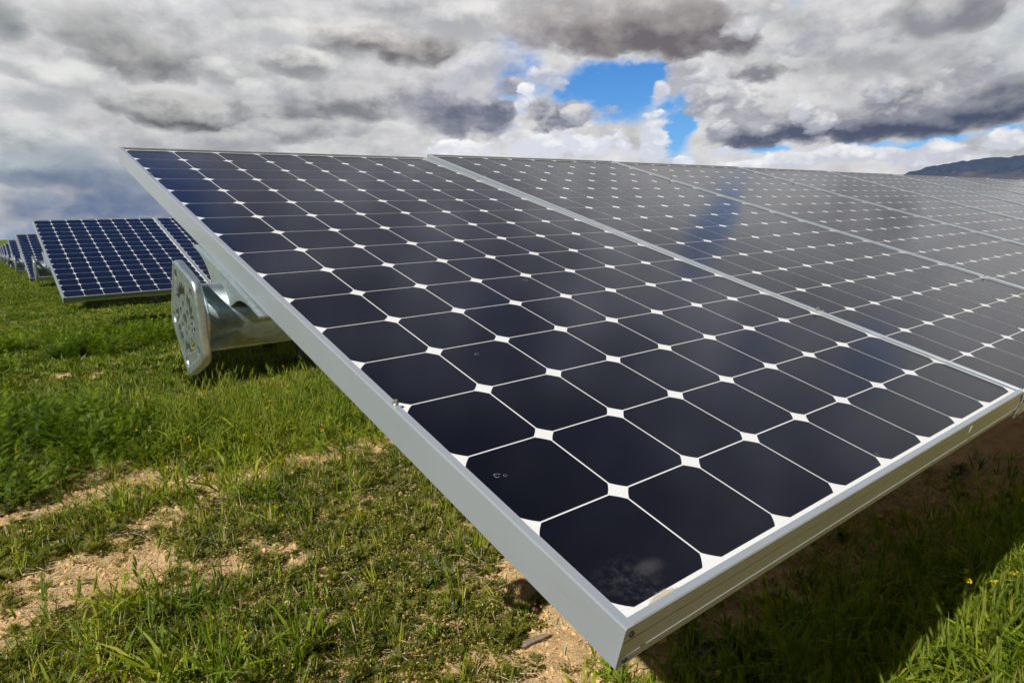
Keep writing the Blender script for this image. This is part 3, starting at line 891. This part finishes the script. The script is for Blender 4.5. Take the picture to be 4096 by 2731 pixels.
gr = link('ground', np_mesh('ground', V, F), m_ground()); gr['kind'] = 'structure'

# ------------------------------------------------------------------ mountain range on the right horizon
def m_mount():
    mt, N, b, o = material('mountain_slopes')
    pos = N.new('ShaderNodeNewGeometry').outputs['Position']
    x, y, z = N.sep(pos)
    n = N.noise(pos, .0045, 7, .62); n2 = N.noise(pos, .022, 5, .65)
    h = N.math('MULTIPLY_ADD', N.math('SUBTRACT', n, .5), 420, z)
    c = N.ramp(N.math('DIVIDE', h, 420), [(.10, (.28, .20, .14)), (.30, (.20, .15, .13)), (.46, (.105, .10, .125)), (.68, (.045, .065, .115))])  # dark blue crest: cloud shade and distance put into the colour
    c = N.mix(N.step(n2, .5, .72), c, N.mix(.5, c, (.05, .07, .08)))
    N.l.new(c, b.inputs['Base Color']); b.inputs['Roughness'].default_value = 1
    b.inputs['Specular IOR Level'].default_value = 0
    return mt
A0, A1, NA, NR = 60.0, 118.0, 420, 70
ang = np.linspace(A0, A1, NA); rad = np.linspace(0, 1, NR)
AA, RRr = np.meshgrid(ang, rad)
def ridge(t):  # crest elevation in degrees against azimuth
    return np.interp(t, [60, 66.4, 67.3, 69.8, 71.3, 72.7, 74.1, 75.4, 79, 84, 92, 104, 118], [0, 1.75, 2.45, 3.0, 3.22, 3.32, 3.36, 3.3, 3.7, 3.2, 4.0, 3.0, .5])
PT = np.stack([AA.ravel() / 2.2, RRr.ravel() * 6], 1)
nz = vnoise(PT, 1.0, 21, 5); nr = 1 - np.abs(2 * vnoise(PT, 1.6, 22, 4) - 1)
D0 = 5200 + 2600 * RRr.ravel()
prof = np.where(RRr.ravel() < .6, (RRr.ravel() / .6) ** 1.25, 1 - (RRr.ravel() - .6) * .9)
H = np.tan(np.radians(ridge(AA.ravel()))) * (5200 + 2600 * .6) * prof
H = H * (1 + (nr - .62) * .42 * (1 - .75 * prof ** 3) * (RRr.ravel() < .66)) + (nz - .5) * 28 * prof
a = np.radians(AA.ravel())
V = np.column_stack([np.sin(a) * D0, np.cos(a) * D0, H - 6])
idx = np.arange(NA * NR).reshape(NR, NA)
F = np.stack([idx[:-1, :-1], idx[:-1, 1:], idx[1:, 1:], idx[1:, :-1]], -1).reshape(-1, 4)
mo = link('mountains', np_mesh('mountains', V, F), m_mount()); mo['kind'] = 'structure'

# ------------------------------------------------------------------ plants: small clump meshes scattered as ground cover
def m_leaf(name, cols, trans=.35, rough=.55, hue=.5):
    mt = bpy.data.materials.new(name); mt.use_nodes = True
    N = NT(mt.node_tree); N.n.clear()
    out = N.new('ShaderNodeOutputMaterial')
    b = N.new('ShaderNodeBsdfPrincipled'); t = N.new('ShaderNodeBsdfTranslucent'); mx = N.new('ShaderNodeMixShader')
    oi = N.new('ShaderNodeObjectInfo'); pos = N.new('ShaderNodeNewGeometry')
    f = N.math('MULTIPLY_ADD', oi.outputs['Random'], .55, N.math('MULTIPLY', N.noise(pos.outputs['Position'], 1.3, 3), .5))
    f = N.math('MULTIPLY_ADD', N.math('SUBTRACT', N.noise(pos.outputs['Position'], 90, 2), .5), .35, f)
    c = N.ramp(f, [(i / (len(cols) - 1) * .8 + .1, k) for i, k in enumerate(cols)])
    N.l.new(c, b.inputs['Base Color']); b.inputs['Roughness'].default_value = rough
    b.inputs['Specular IOR Level'].default_value = .35
    tc = N.mix(1.0, c, (1.7, 1.9, .6, 1), 'MULTIPLY')
    N.l.new(tc, t.inputs[0])
    mx.inputs[0].default_value = trans
    N.l.new(b.outputs[0], mx.inputs[1]); N.l.new(t.outputs[0], mx.inputs[2]); N.l.new(mx.outputs[0], out.inputs[0])
    return mt
ML_GRASS = m_leaf('grass_blade', [(.036, .070, .002), (.105, .165, .005), (.24, .285, .014), (.42, .37, .05)])
ML_HERB = m_leaf('herb_leaf', [(.028, .042, .003), (.062, .080, .005), (.13, .135, .010), (.22, .19, .025)], .25)
ML_OLIVE = m_leaf('olive_leaf', [(.055, .075, .006), (.11, .125, .010), (.20, .185, .02)], .3)
ML_TAN = m_leaf('yellowed_leaf', [(.34, .24, .05), (.52, .38, .12), (.62, .50, .22)], .3)
ML_LUSH = m_leaf('lush_leaf', [(.030, .066, .002), (.090, .150, .003), (.210, .275, .010)], .35)
ML_HEAD = m_leaf('seed_head', [(.12, .19, .02), (.21, .27, .035), (.34, .31, .07)], .45)
ML_STRAW = m_leaf('dry_straw', [(.30, .22, .11), (.46, .36, .20), (.62, .52, .36)], .1, .8)
ML_YEL = m_leaf('yellow_petal', [(.62, .42, .01), (.75, .55, .02)], .3)
ML_PUR = m_leaf('purple_petal', [(.35, .08, .45), (.5, .2, .6)], .3)
ML_SOIL = m_plain('soil_crumb', (.60, .40, .20), .95, 0, .3, 30)
ML_FARG = m_leaf('field_growth', [(.036, .080, .004), (.080, .135, .006), (.15, .19, .012), (.25, .235, .035)], .3)

class PB:
    """collects triangles and quads with a material slot each"""
    def __init__(s): s.v = []; s.f = []; s.m = []
    def blade(s, p, d, ln, w, droop, mat, segs=3, twist=0.0):
        d = Vector(d).normalized(); p = Vector(p)
        side = d.cross(Vector((0, 0, 1)))
        if side.length < .05: side = Vector((math.cos(twist), math.sin(twist), 0))
        side.normalize()
        if twist: side = (Matrix.Rotation(twist, 3, d) @ side)
        i0 = len(s.v)
        hd = Vector((d.x, d.y, 0))
        hd = hd.normalized() if hd.length > .02 else Vector((math.cos(twist * 7), math.sin(twist * 7), 0))
        for k in range(segs):
            t = k / segs
            c = p + d * ln * t + (hd * .6 - Vector((0, 0, 1))) * (droop * ln * t * t)
            ww = w * (1 - t ** 1.8) * (.7 + .6 * min(1, t * 3)) * .5
            s.v += [c - side * ww, c + side * ww]
        s.v.append(p + d * ln + (hd * .6 - Vector((0, 0, 1))) * (droop * ln))
        for k in range(segs - 1):
            s.f.append((i0 + 2 * k, i0 + 2 * k + 1, i0 + 2 * k + 3, i0 + 2 * k + 2)); s.m.append(mat)
        s.f.append((i0 + 2 * segs - 2, i0 + 2 * segs - 1, i0 + 2 * segs)); s.m.append(mat)
    def tri(s, a, b, c, mat):
        i = len(s.v); s.v += [a, b, c]; s.f.append((i, i + 1, i + 2)); s.m.append(mat)
    def leaflet(s, p, d, n, ln, w, mat):
        d = Vector(d).normalized(); side = d.cross(n).normalized()
        i = len(s.v); s.v += [p, p + d * ln * .5 + side * w * .5, p + d * ln, p + d * ln * .5 - side * w * .5]
        s.f.append((i, i + 1, i + 2, i + 3)); s.m.append(mat)
    def frond(s, p, d, ln, w, droop, mat, pairs=7, rnd=random):
        d = Vector(d).normalized(); hd = Vector((d.x, d.y, 0)).normalized() if (abs(d.x) + abs(d.y)) > .02 else Vector((1, 0, 0))
        def at(t): return p + d * ln * t + (hd * .5 - Vector((0, 0, 1))) * droop * ln * t * t
        s.blade(p, d, ln, ln * .025 + .0006, droop, mat, 3)
        for k in range(pairs):
            t = .25 + .75 * (k + .5) / pairs
            c = at(t); dd = (at(min(1, t + .05)) - at(t - .05)).normalized()
            side = dd.cross(Vector((0, 0, 1)))
            if side.length < .1: side = Vector((0, 1, 0))
            side.normalize(); up = side.cross(dd)
            l = w * math.sin(math.pi * min(.98, t * .8 + .12)) * rnd.uniform(.75, 1.2)
            for sg in (-1, 1):
                s.leaflet(c, side * sg + dd * .7 + up * rnd.uniform(-.15, .35), up, l, l * .45, mat)
    def head(s, p, d, ln, w, mat, rnd, awns=16):
        d = Vector(d).normalized()
        t = Vector((0, 0, 1)) if abs(d.z) < .9 else Vector((1, 0, 0))
        e1 = d.cross(t).normalized(); e2 = d.cross(e1)
        # spindle body
        i0 = len(s.v); K = 5; prof = [(0, .25), (.25, 1), (.6, .9), (.9, .35)]
        for (tt, rr) in prof:
            for k in range(K):
                a = 2 * math.pi * k / K
                s.v.append(p + d * ln * .78 * tt + (e1 * math.cos(a) + e2 * math.sin(a)) * w * .34 * rr)
        for j in range(3):
            for k in range(K):
                s.f.append((i0 + j * K + k, i0 + j * K + (k + 1) % K, i0 + (j + 1) * K + (k + 1) % K, i0 + (j + 1) * K + k)); s.m.append(mat)
        for k in range(awns):
            a = k * 2.399; tt = k / awns * .72
            o = (e1 * math.cos(a) + e2 * math.sin(a))
            b0 = p + d * ln * tt + o * w * .25
            tip = b0 + d * ln * rnd.uniform(.38, .55) + o * w * rnd.uniform(.35, .8)
            sd = d.cross(o) * .0007
            s.tri(b0 - sd, b0 + sd, tip, mat)
    def mesh(s, name, mats):
        me = bpy.data.meshes.new(name)
        me.from_pydata([tuple(v) for v in s.v], [], s.f)
        for mm in mats: me.materials.append(mm)
        me.polygons.foreach_set('material_index', s.m)
        me.update(); return me

def dirv(a, tilt): return Vector((math.cos(a) * math.sin(tilt), math.sin(a) * math.sin(tilt), math.cos(tilt)))

rd = random.Random(11)
def tuft(n, h, w, spread, wide=.02, straw=.12):
    b = PB()
    for i in range(n):
        a = rd.uniform(0, 6.283); r = rd.uniform(0, wide)
        l = h * rd.uniform(.45, 1.1)
        b.blade((r * math.cos(a), r * math.sin(a), -.004), dirv(a + rd.uniform(-.6, .6), abs(rd.gauss(0, spread))), l, w * rd.uniform(.7, 1.3), rd.uniform(.05, .55), 1 if rd.random() < straw else 0, 3, rd.uniform(-.9, .9))
    return b.mesh('grass_tuft', [ML_GRASS, ML_STRAW])
def foxtail(n, h):
    b = PB()
    lean = rd.uniform(0, 6.28)
    for i in range(n):
        a = rd.uniform(0, 6.283); r = rd.uniform(.0, .028); l = h * rd.uniform(.65, 1.1)
        p = Vector((r * math.cos(a), r * math.sin(a), -.004)); d = (dirv(a, rd.uniform(.02, .22)) + Vector((.10, .04, 0))).normalized()
        b.blade(p, d, l * 1.02, .0024, .04, 0, 3)
        top = p + d * l + (Vector((d.x, d.y, 0)).normalized() * .6 - Vector((0, 0, 1))) * .04 * l
        b.head(top - d * .004, (d + Vector((.25, .05, -.05))).normalized(), rd.uniform(.055, .080), rd.uniform(.010, .014), 2, rd)
        for k in range(3):
            t = rd.uniform(.1, .7)
            b.blade(p + d * l * t, dirv(rd.uniform(0, 6.28), rd.uniform(.5, 1.0)), l * rd.uniform(.35, .6), .0058, rd.uniform(.2, .6), 0, 4, rd.uniform(-.5, .5))
    for i in range(n * 2):
        a = rd.uniform(0, 6.283)
        b.blade((.02 * math.cos(a), .02 * math.sin(a), -.004), dirv(a, rd.uniform(.15, .7)), h * rd.uniform(.35, .7), .0052, rd.uniform(.1, .6), 0, 4, rd.uniform(-.9, .9))
    return b.mesh('foxtail_clump', [ML_GRASS, ML_STRAW, ML_HEAD])
def rosette(n, r, flower=None):
    b = PB()
    for i in range(n):
        a = 6.283 * i / n + rd.uniform(-.3, .3)
        b.frond(Vector((0, 0, -.002)), dirv(a, rd.uniform(.7, 1.45)), r * rd.uniform(.6, 1.15), r * .30, rd.uniform(.05, .3), 0, 6, rd)
    for i in range(n // 3):
        b.frond(Vector((0, 0, 0)), dirv(rd.uniform(0, 6.28), rd.uniform(.05, .6)), r * rd.uniform(.5, .9), r * .22, .1, 0, 5, rd)
    if flower is not None:
        for i in range(1):
            d = dirv(rd.uniform(0, 6.28), rd.uniform(.1, .5)); l = r * rd.uniform(.6, 1.0)
            b.blade((0, 0, 0), d, l, .0014, .02, 0, 2)
            for k in range(5): b.leaflet(d * l, dirv(6.283 * k / 5, 1.2), Vector((0, 0, 1)), .0042, .004, 1)
    return b.mesh('low_herb', [ML_HERB, flower or ML_STRAW])
def dry_herb(n, r):
    # small round-leaved weed turning yellow: stems with scattered little leaves
    b = PB()
    for i in range(n):
        a = rd.uniform(0, 6.283); d = dirv(a, rd.uniform(.3, 1.3)); l = r * rd.uniform(.5, 1.1)
        b.blade((0, 0, 0), d, l, .0012, .1, 0, 2)
        for k in range(6):
            t = rd.uniform(.2, 1.0)
            b.leaflet(d * l * t + Vector((rd.uniform(-.004, .004), rd.uniform(-.004, .004), rd.uniform(0, .004))), dirv(rd.uniform(0, 6.28), rd.uniform(.5, 1.5)), dirv(rd.uniform(0, 6.28), rd.uniform(0, .7)), rd.uniform(.006, .011), rd.uniform(.004, .007), rd.choice((0, 0, 1)))
    return b.mesh('dry_herb', [ML_OLIVE, ML_TAN])
def lush(n, h):
    b = PB()
    for i in range(n):
        a = rd.uniform(0, 6.283); r = rd.uniform(0, .05)
        p = Vector((r * math.cos(a), r * math.sin(a), -.004)); st = dirv(a, rd.uniform(.05, .6)); l = h * rd.uniform(.55, 1.1)
        b.blade(p, st, l, .0022, .05, 0, 2)
        for k in range(7):
            t = .25 + .75 * k / 6
            b.frond(p + st * l * t, dirv(a + rd.uniform(-1.9, 1.9), rd.uniform(.6, 1.5)), h * rd.uniform(.25, .42), h * .068, .15, 0, 7, rd)
    return b.mesh('lush_weed', [ML_LUSH])
def mustard(h):
    b = PB()
    for i in range(2):
        st = dirv(rd.uniform(0, 6.28), rd.uniform(.02, .25)); l = h * rd.uniform(.7, 1.1)
        b.blade((rd.uniform(-.02, .02), rd.uniform(-.02, .02), 0), st, l, .0022, .01, 0, 3)
        for k in range(7):
            t = rd.uniform(.3, .95); b.blade(st * l * t, dirv(rd.uniform(0, 6.28), rd.uniform(.5, 1.1)), .045, .0012, .02, 0, 2)
        for k in range(5): b.frond(st * l * rd.uniform(.05, .5), dirv(rd.uniform(0, 6.28), rd.uniform(.8, 1.3)), h * .3, h * .08, .2, 0, 5, rd)
        for k in range(16):
            o = dirv(rd.uniform(0, 6.28), rd.uniform(0, 1.7)) * rd.uniform(.003, .012)
            b.leaflet(st * l + o, dirv(rd.uniform(0, 6.28), rd.uniform(.4, 1.6)), dirv(rd.uniform(0, 6.28), .3), .0060, .0055, 1)
    return b.mesh('mustard_plant', [ML_GRASS, ML_YEL])
def straw(n):
    b = PB()
    for i in range(n):
        a = rd.uniform(0, 6.283)
        b.blade((rd.uniform(-.05, .05), rd.uniform(-.05, .05), rd.uniform(.003, .012)), dirv(a, rd.uniform(1.35, 1.6)), rd.uniform(.02, .07), rd.uniform(.0012, .003), .02, 0, 2, rd.uniform(0, 1))
    return b.mesh('straw_litter', [ML_STRAW])
def crumb(r):
    bm = bmesh.new(); bmesh.ops.create_icosphere(bm, subdivisions=1, radius=r)
    for v in bm.verts: v.co *= rd.uniform(.65, 1.25); v.co.z *= .75
    me = bm_to(bm, 'crumb'); me.materials.append(ML_SOIL); return me
def far_clump(n, h, w):
    b = PB()
    for i in range(n):
        a = rd.uniform(0, 6.283); r = rd.uniform(0, w)
        b.blade((r * math.cos(a), r * math.sin(a), -.02), dirv(rd.uniform(0, 6.28), abs(rd.gauss(0, .5))), h * rd.uniform(.4, 1.1), w * .13, rd.uniform(.1, .5), 0, 2, rd.uniform(-.9, .9))
    return b.mesh('field_clump', [ML_FARG])

def make_kit(name, meshes):
    c = bpy.data.collections.new(name)
    for i, me in enumerate(meshes):
        o = bpy.data.objects.new('%s_%02d' % (name, i), me); c.objects.link(o)
    return c

def gn_group():
    g = bpy.data.node_groups.new('scatter', 'GeometryNodeTree')
    g.interface.new_socket('Geometry', in_out='INPUT', socket_type='NodeSocketGeometry')
    g.interface.new_socket('Kit', in_out='INPUT', socket_type='NodeSocketCollection')
    g.interface.new_socket('Geometry', in_out='OUTPUT', socket_type='NodeSocketGeometry')
    n = g.nodes; l = g.links
    gi = n.new('NodeGroupInput'); go = n.new('NodeGroupOutput')
    ci = n.new('GeometryNodeCollectionInfo'); ci.inputs['Separate Children'].default_value = True; ci.inputs['Reset Children'].default_value = True
    l.new(gi.outputs['Kit'], ci.inputs['Collection'])
    ip = n.new('GeometryNodeInstanceOnPoints'); ip.inputs['Pick Instance'].default_value = True
    l.new(gi.outputs['Geometry'], ip.inputs['Points']); l.new(ci.outputs[0], ip.inputs['Instance'])
    for nm, ty, sock in (('pick', 'INT', 'Instance Index'), ('rot', 'FLOAT_VECTOR', 'Rotation'), ('scl', 'FLOAT_VECTOR', 'Scale')):
        na = n.new('GeometryNodeInputNamedAttribute'); na.data_type = ty; na.inputs['Name'].default_value = nm
        src = [s for s in na.outputs if s.enabled and s.name == 'Attribute'][0]
        if nm == 'rot':
            er = n.new('FunctionNodeEulerToRotation'); l.new(src, er.inputs[0]); src = er.outputs[0]
        l.new(src, ip.inputs[sock])
    l.new(ip.outputs[0], go.inputs[0])
    return g
GN = gn_group()

def scatter(name, label, cat, P, kit, nvar, smin, smax, tilt=.18, zoff=0.0, hscale=None):
    z = height(P) + zoff
    me = bpy.data.meshes.new(name)
    me.vertices.add(len(P)); me.vertices.foreach_set('co', np.column_stack([P, z]).astype(np.float32).ravel())
    at = me.attributes.new('pick', 'INT', 'POINT'); at.data.foreach_set('value', rng.randint(0, nvar, len(P)).astype(np.int32))
    rot = np.column_stack([rng.normal(0, tilt, len(P)), rng.normal(0, tilt, len(P)), rng.uniform(0, 6.283, len(P))])
    at = me.attributes.new('rot', 'FLOAT_VECTOR', 'POINT'); at.data.foreach_set('vector', rot.astype(np.float32).ravel())
    s = rng.uniform(smin, smax, len(P))
    sv = np.column_stack([s, s, s * (1 if hscale is None else hscale)])
    at = me.attributes.new('scl', 'FLOAT_VECTOR', 'POINT'); at.data.foreach_set('vector', sv.astype(np.float32).ravel())
    o = bpy.data.objects.new(name, me); col.objects.link(o)
    md = o.modifiers.new('scatter', 'NODES'); md.node_group = GN
    sid = [i for i in GN.interface.items_tree if i.name == 'Kit'][0].identifier
    md[sid] = kit
    tag(o, label, cat, kind='stuff')
    print(name, len(P))
    return o

def inview(P, margin=.25):
    """roughly what the place in front of the viewer needs: left of the nearest row, and the strip in front of it"""
    cx, cy = -.365, -.331
    d = P - np.array([cx, cy]); az = np.degrees(np.arctan2(d[:, 0], d[:, 1])); r = np.hypot(d[:, 0], d[:, 1])
    return (az > np.where(r < 3.6, -60, -24)) & (az < 92) & (r > .25)

def cand(n, x0, x1, y0, y1):
    return np.column_stack([rng.uniform(x0, x1, n), rng.uniform(y0, y1, n)])
def keep(P, prob): return P[rng.rand(len(P)) < prob]
def sg(x): return 1 / (1 + np.exp(-x))
def visible_left(P):
    # not wholly hidden under the middle of the nearest row
    return ~((P[:, 0] > 1.9 + .0 * P[:, 1]) & (P[:, 1] > 2.2) & (P[:, 0] > .42 * P[:, 1] + .9))

K_TUFT = make_kit('grass_tuft', [tuft(16, .075, .0030, .45), tuft(14, .10, .0034, .38), tuft(18, .06, .0026, .6), tuft(12, .13, .0040, .35), tuft(14, .09, .003, .5, .03, .45)])
K_LEAF = make_kit('broad_grass', [tuft(9, .13, .0065, .55, .03, .02), tuft(8, .16, .0075, .5, .03, 0), tuft(10, .11, .006, .7, .03, .02)])
K_FOX = make_kit('foxtail', [foxtail(3, .19), foxtail(4, .16), foxtail(2, .23), foxtail(3, .21)])
K_HERB = make_kit('low_herb', [rosette(9, .055), rosette(11, .07), rosette(8, .045), rosette(10, .06), rosette(9, .05), rosette(12, .05), rosette(8, .065), rosette(10, .055), rosette(9, .05, ML_PUR)][:9])
K_DRYH = make_kit('dry_herb', [dry_herb(12, .05), dry_herb(14, .06), dry_herb(10, .045)])
K_LUSH = make_kit('lush_weed', [lush(6, .17), lush(7, .15), lush(5, .2)])
K_TALLW = make_kit('tall_weed', [lush(9, .20), mustard(.30), foxtail(3, .30), foxtail(4, .27), foxtail(3, .33), tuft(9, .26, .010, .45, .03, 0)])
K_MUST = make_kit('mustard', [mustard(.16), mustard(.20), mustard(.13)])
K_STRAW = make_kit('straw_litter', [straw(16), straw(22), straw(12)])
K_CRUMB = make_kit('soil_crumb', [crumb(.006), crumb(.009), crumb(.004), crumb(.013)])
K_FAR = make_kit('field_clump', [far_clump(40, .16, .12), far_clump(50, .13, .15), far_clump(34, .20, .10), far_clump(50, .10, .16)])

# near zone
P = cand(60000, -2.2, 3.2, -.6, 7.0); P = P[inview(P) & visible_left(P)]
scatter('yellowing_weeds', 'tiny yellowing weeds mixed through the sparse grass', 'weeds', keep(P, (.03 + (.30 * zone(P, WEED).clip(0, 1) + .10) * sg(-(dirtness(P) - .45) * 4)) * (1 - zone(P, TALL).clip(0, 1)) * (1 - zone(P, LUSH).clip(0, 1))), K_DRYH, 3, .6, 1.2, .25)
P = cand(78000, -3.0, 3.6, -1.0, 8.0); P = P[inview(P) & visible_left(P)]
D = dirtness(P); Lz = zone(P, LUSH); T = zone(P, TALL)
under = sg((P[:, 0] - 1.5) * 8) * sg((P[:, 1] - .42) * 18) * sg((2.6 - P[:, 1]) * 10)
scatter('low_herbs', 'low feathery dark green herbs spread thinly over the dry soil', 'herbs', keep(P, .62 * sg(-(D - .34) * 5) * (1 - .95 * under) + .012), K_HERB, 9, .5, 1.2, .2)
P = cand(78000, -3.0, 3.6, -1.0, 8.0); P = P[inview(P) & visible_left(P)]
D = dirtness(P); Lz = zone(P, LUSH); T = zone(P, TALL); under = sg((P[:, 0] - 1.5) * 8) * sg((P[:, 1] - .42) * 18) * sg((2.6 - P[:, 1]) * 10)
scatter('grass', 'short green and straw tipped grass tufts in front of the panel rows', 'grass', keep(P, np.clip(.30 * sg(-(D - .05) * 5) + .5 * T.clip(0, 1), 0, .9) * (1 - .96 * under) * (1 - .5 * Lz.clip(0, 1))), K_TUFT, 5, .6, 1.35, .15)
P = cand(22000, -1.4, 3.6, -1.0, 7.2); P = P[inview(P) & visible_left(P)]
T = zone(P, TALL); D = dirtness(P)
scatter('foxtail_grass', 'tall foxtail grass with bristly pale seed heads', 'foxtail grass', keep(P, np.clip((T - .25) * .34, 0, .4) * (1 + .5 * sg((P[:, 0] - 1.0) * 5) * sg((1.2 - P[:, 1]) * 5)) + .012 * sg(-(D - .1) * 4)), K_FOX, 4, .75, 1.15, .10)
P = cand(9000, .7, 3.8, -1.2, 1.3); P = P[inview(P)]
T = zone(P, TALL)
hs_ = 1 + .8 * sg((P[:, 0] - 1.5) * 5) * sg((.35 - P[:, 1]) * 8)
k_ = rng.rand(len(P)) < np.clip(T * .8, 0, .85)
scatter('broad_leaved_grass', 'broad bladed green grass in front of the low panel edge', 'grass', P[k_], K_LEAF, 3, .7, 1.25, .2, 0.0, hs_[k_])
P = cand(16000, -.8, 3.0, 1.4, 6.2); P = P[inview(P) & visible_left(P)]
T = zone(P, TALL)
scatter('tall_grass', 'tall bright green grass below the torque tube end', 'grass', keep(P, np.clip((T - .15) * .6, 0, .6) * np.clip((vnoise(P, 3.2, 43, 2) - .3) * 4, 0, 1)), K_LEAF, 3, .9, 2.0, .22)
P = cand(14000, -1.6, 3.2, 3.4, 11.5); P = P[inview(P)]
Lz = zone(P, LUSH)
scatter('lush_weeds', 'thick mounds of bright green ferny weeds', 'weeds', keep(P, np.clip((Lz - .3) * .9, 0, .9) * np.clip((vnoise(P, 2.2, 41, 2) - .34) * 4.0, .0, 1) ), K_LUSH, 3, .75, 1.4, .2)
P = cand(4600, -2.2, 3.6, -1.0, 7.5); P = P[inview(P) & visible_left(P)]
T = zone(P, TALL); D = dirtness(P)
right = sg((P[:, 0] - 1.2) * 6) * sg((.9 - P[:, 1]) * 6)
scatter('yellow_wildflowers', 'small yellow wildflowers on thin stems among the grass', 'wildflowers', keep(P, .035 + .14 * right), K_MUST, 3, .5, 1.15, .15)
P = cand(16000, -1.6, 5.6, -.4, 6.5); P = P[inview(P)]
scatter('straw_litter', 'bleached straw bits lying on the bare soil', 'straw', keep(P, .7 * sg((dirtness(P) + .2) * 3)), K_STRAW, 3, .5, 1.2, .1, .002)
P = cand(110000, -1.4, 3.4, .2, 5.5); P = P[inview(P) & visible_left(P)]
scatter('soil_crumbs', 'crumbs of dry tan soil on the bare patches', 'soil crumbs', keep(P, .9 * sg((dirtness(P) + .1) * 4)), K_CRUMB, 4, .12, 1.0, .6)
P = cand(800, 1.60, 3.0, -.55, .32); P = P[inview(P)]
P = P[(P[:, 1] < .27 + .05 * (P[:, 0] - 1.5))]
scatter('tall_weeds', 'tall bright green leafy weeds in the sunlit corner', 'weeds', keep(P, .6), K_TALLW, 6, .75, 1.2, .18)
P = cand(5200, 1.9, 9.0, 2.0, 6.4)
scatter('under_row_growth', 'rough grass growing behind the nearest panel row', 'field grass', keep(P, .25 + .6 * vnoise(P, .9, 51, 3)), K_FAR, 4, .35, .8, .15)
# middle distance
P = cand(60000, -3.5, 14, 6.2, 26); P = P[inview(P)]
az = P[:, 0] / P[:, 1]; P = P[(az < .62) & (az > -.2)]
g = vnoise(P, .55, 31, 3)
hs = np.clip(.45 + 1.5 * vnoise(P, .35, 33, 3) ** 1.5, .3, 1.7)
k = rng.rand(len(P)) < np.clip(-.05 + 1.5 * g + zone(P, LUSH) * .5 - zone(P, DIRT) * .8, .02, .9)
scatter('field_grass', 'rough green and yellow growth between the panel rows', 'field grass', P[k], K_FAR, 4, .45, 1.1, .15, 0.0, hs[k])
P = np.column_stack([rng.uniform(-.12, .5, 26000), 26 * np.exp(rng.uniform(0, 2.1, 26000))]); P[:, 0] *= P[:, 1]
sc_ = P[:, 1] / 26
o = scatter('distant_grass', 'far green field running back to the horizon', 'field grass', P, K_FAR, 4, 1.0, 2.2, .1, -.02, .8)

# ------------------------------------------------------------------ small things lying on the ground
def wood_chunk():
    root_loc = (.865, 1.185)
    z = float(height(np.array([root_loc]))[0])
    bm = bmesh.new(); seg, K = 14, 9; L = .10
    rings = []
    for j in range(seg + 1):
        t = j / seg; r = .0125 * (1.0 - .55 * abs(t - .45) ** 1.2) * rd.uniform(.9, 1.08)
        if t < .1: r *= .35 + t * 5
        rings.append([bm.verts.new((L * (t - .5), r * (1 + .12 * math.sin(3 * a + 1)) * math.cos(a) + .004 * math.sin(t * 4), r * math.sin(a) * .8 * (1 + .15 * math.sin(5 * a)))) for a in [2 * math.pi * k / K for k in range(K)]])
    for a, b in zip(rings[:-1], rings[1:]):
        for k in range(K): bm.faces.new((a[k], a[(k + 1) % K], b[(k + 1) % K], b[k]))
    bm.faces.new(rings[0][::-1]); bm.faces.new(rings[-1])
    mt, N, b, o = material('weathered_wood')
    ob = N.new('ShaderNodeTexCoord').outputs['Object']
    n = N.noise(N.vmath('MULTIPLY', ob, (12, 160, 160)), 1.0, 4, .6)
    N.l.new(N.mix(n, (.10, .07, .055), (.32, .25, .20)), b.inputs['Base Color']); b.inputs['Roughness'].default_value = .9
    bump(N, b, n, .8, .003)
    o = link('wood_chunk', bm_to(bm, 'wood_chunk'), mt)
    o.location = (*root_loc, z + .011); o.rotation_euler = (0, R(-5), R(-8))
    tag(o, 'weathered grey wood chunk lying half in shade below the panel corner', 'wood')
wood_chunk()

def twig(x, y, ang, L, r, bend, label, pale=True):
    z = float(height(np.array([[x, y]]))[0])
    bm = bmesh.new(); seg, K = 8, 6; rings = []
    for j in range(seg + 1):
        t = j / seg; rr = r * (1 - .4 * t)
        rings.append([bm.verts.new((L * (t - .5), bend * math.sin(t * 3.1) + rr * math.cos(a), rr * math.sin(a))) for a in [2 * math.pi * k / K for k in range(K)]])
    for a, b in zip(rings[:-1], rings[1:]):
        for k in range(K): bm.faces.new((a[k], a[(k + 1) % K], b[(k + 1) % K], b[k]))
    bm.faces.new(rings[0][::-1]); bm.faces.new(rings[-1])
    o = link('dry_twig', bm_to(bm, 'dry_twig'), M_TWIG)
    o.location = (x, y, z + r + .006); o.rotation_euler = (0, 0, ang)
    tag(o, label, 'twig', 'bleached twigs on the soil')
M_TWIG = m_plain('bleached_twig', (.66, .58, .46), .8)
twig(-.46, 3.70, R(15), .13, .0035, .008, 'bleached curved twig on bare soil at the left edge')
twig(1.30, 3.42, R(-20), .16, .003, .01, 'thin pale twig on the tan soil left of the panel edge')
twig(.02, 2.62, R(10), .05, .003, .003, 'short pale twig on the dirt patch between herbs')
twig(.93, 1.10, R(35), .09, .0018, .006, 'thin root like twig beside the wood chunk')
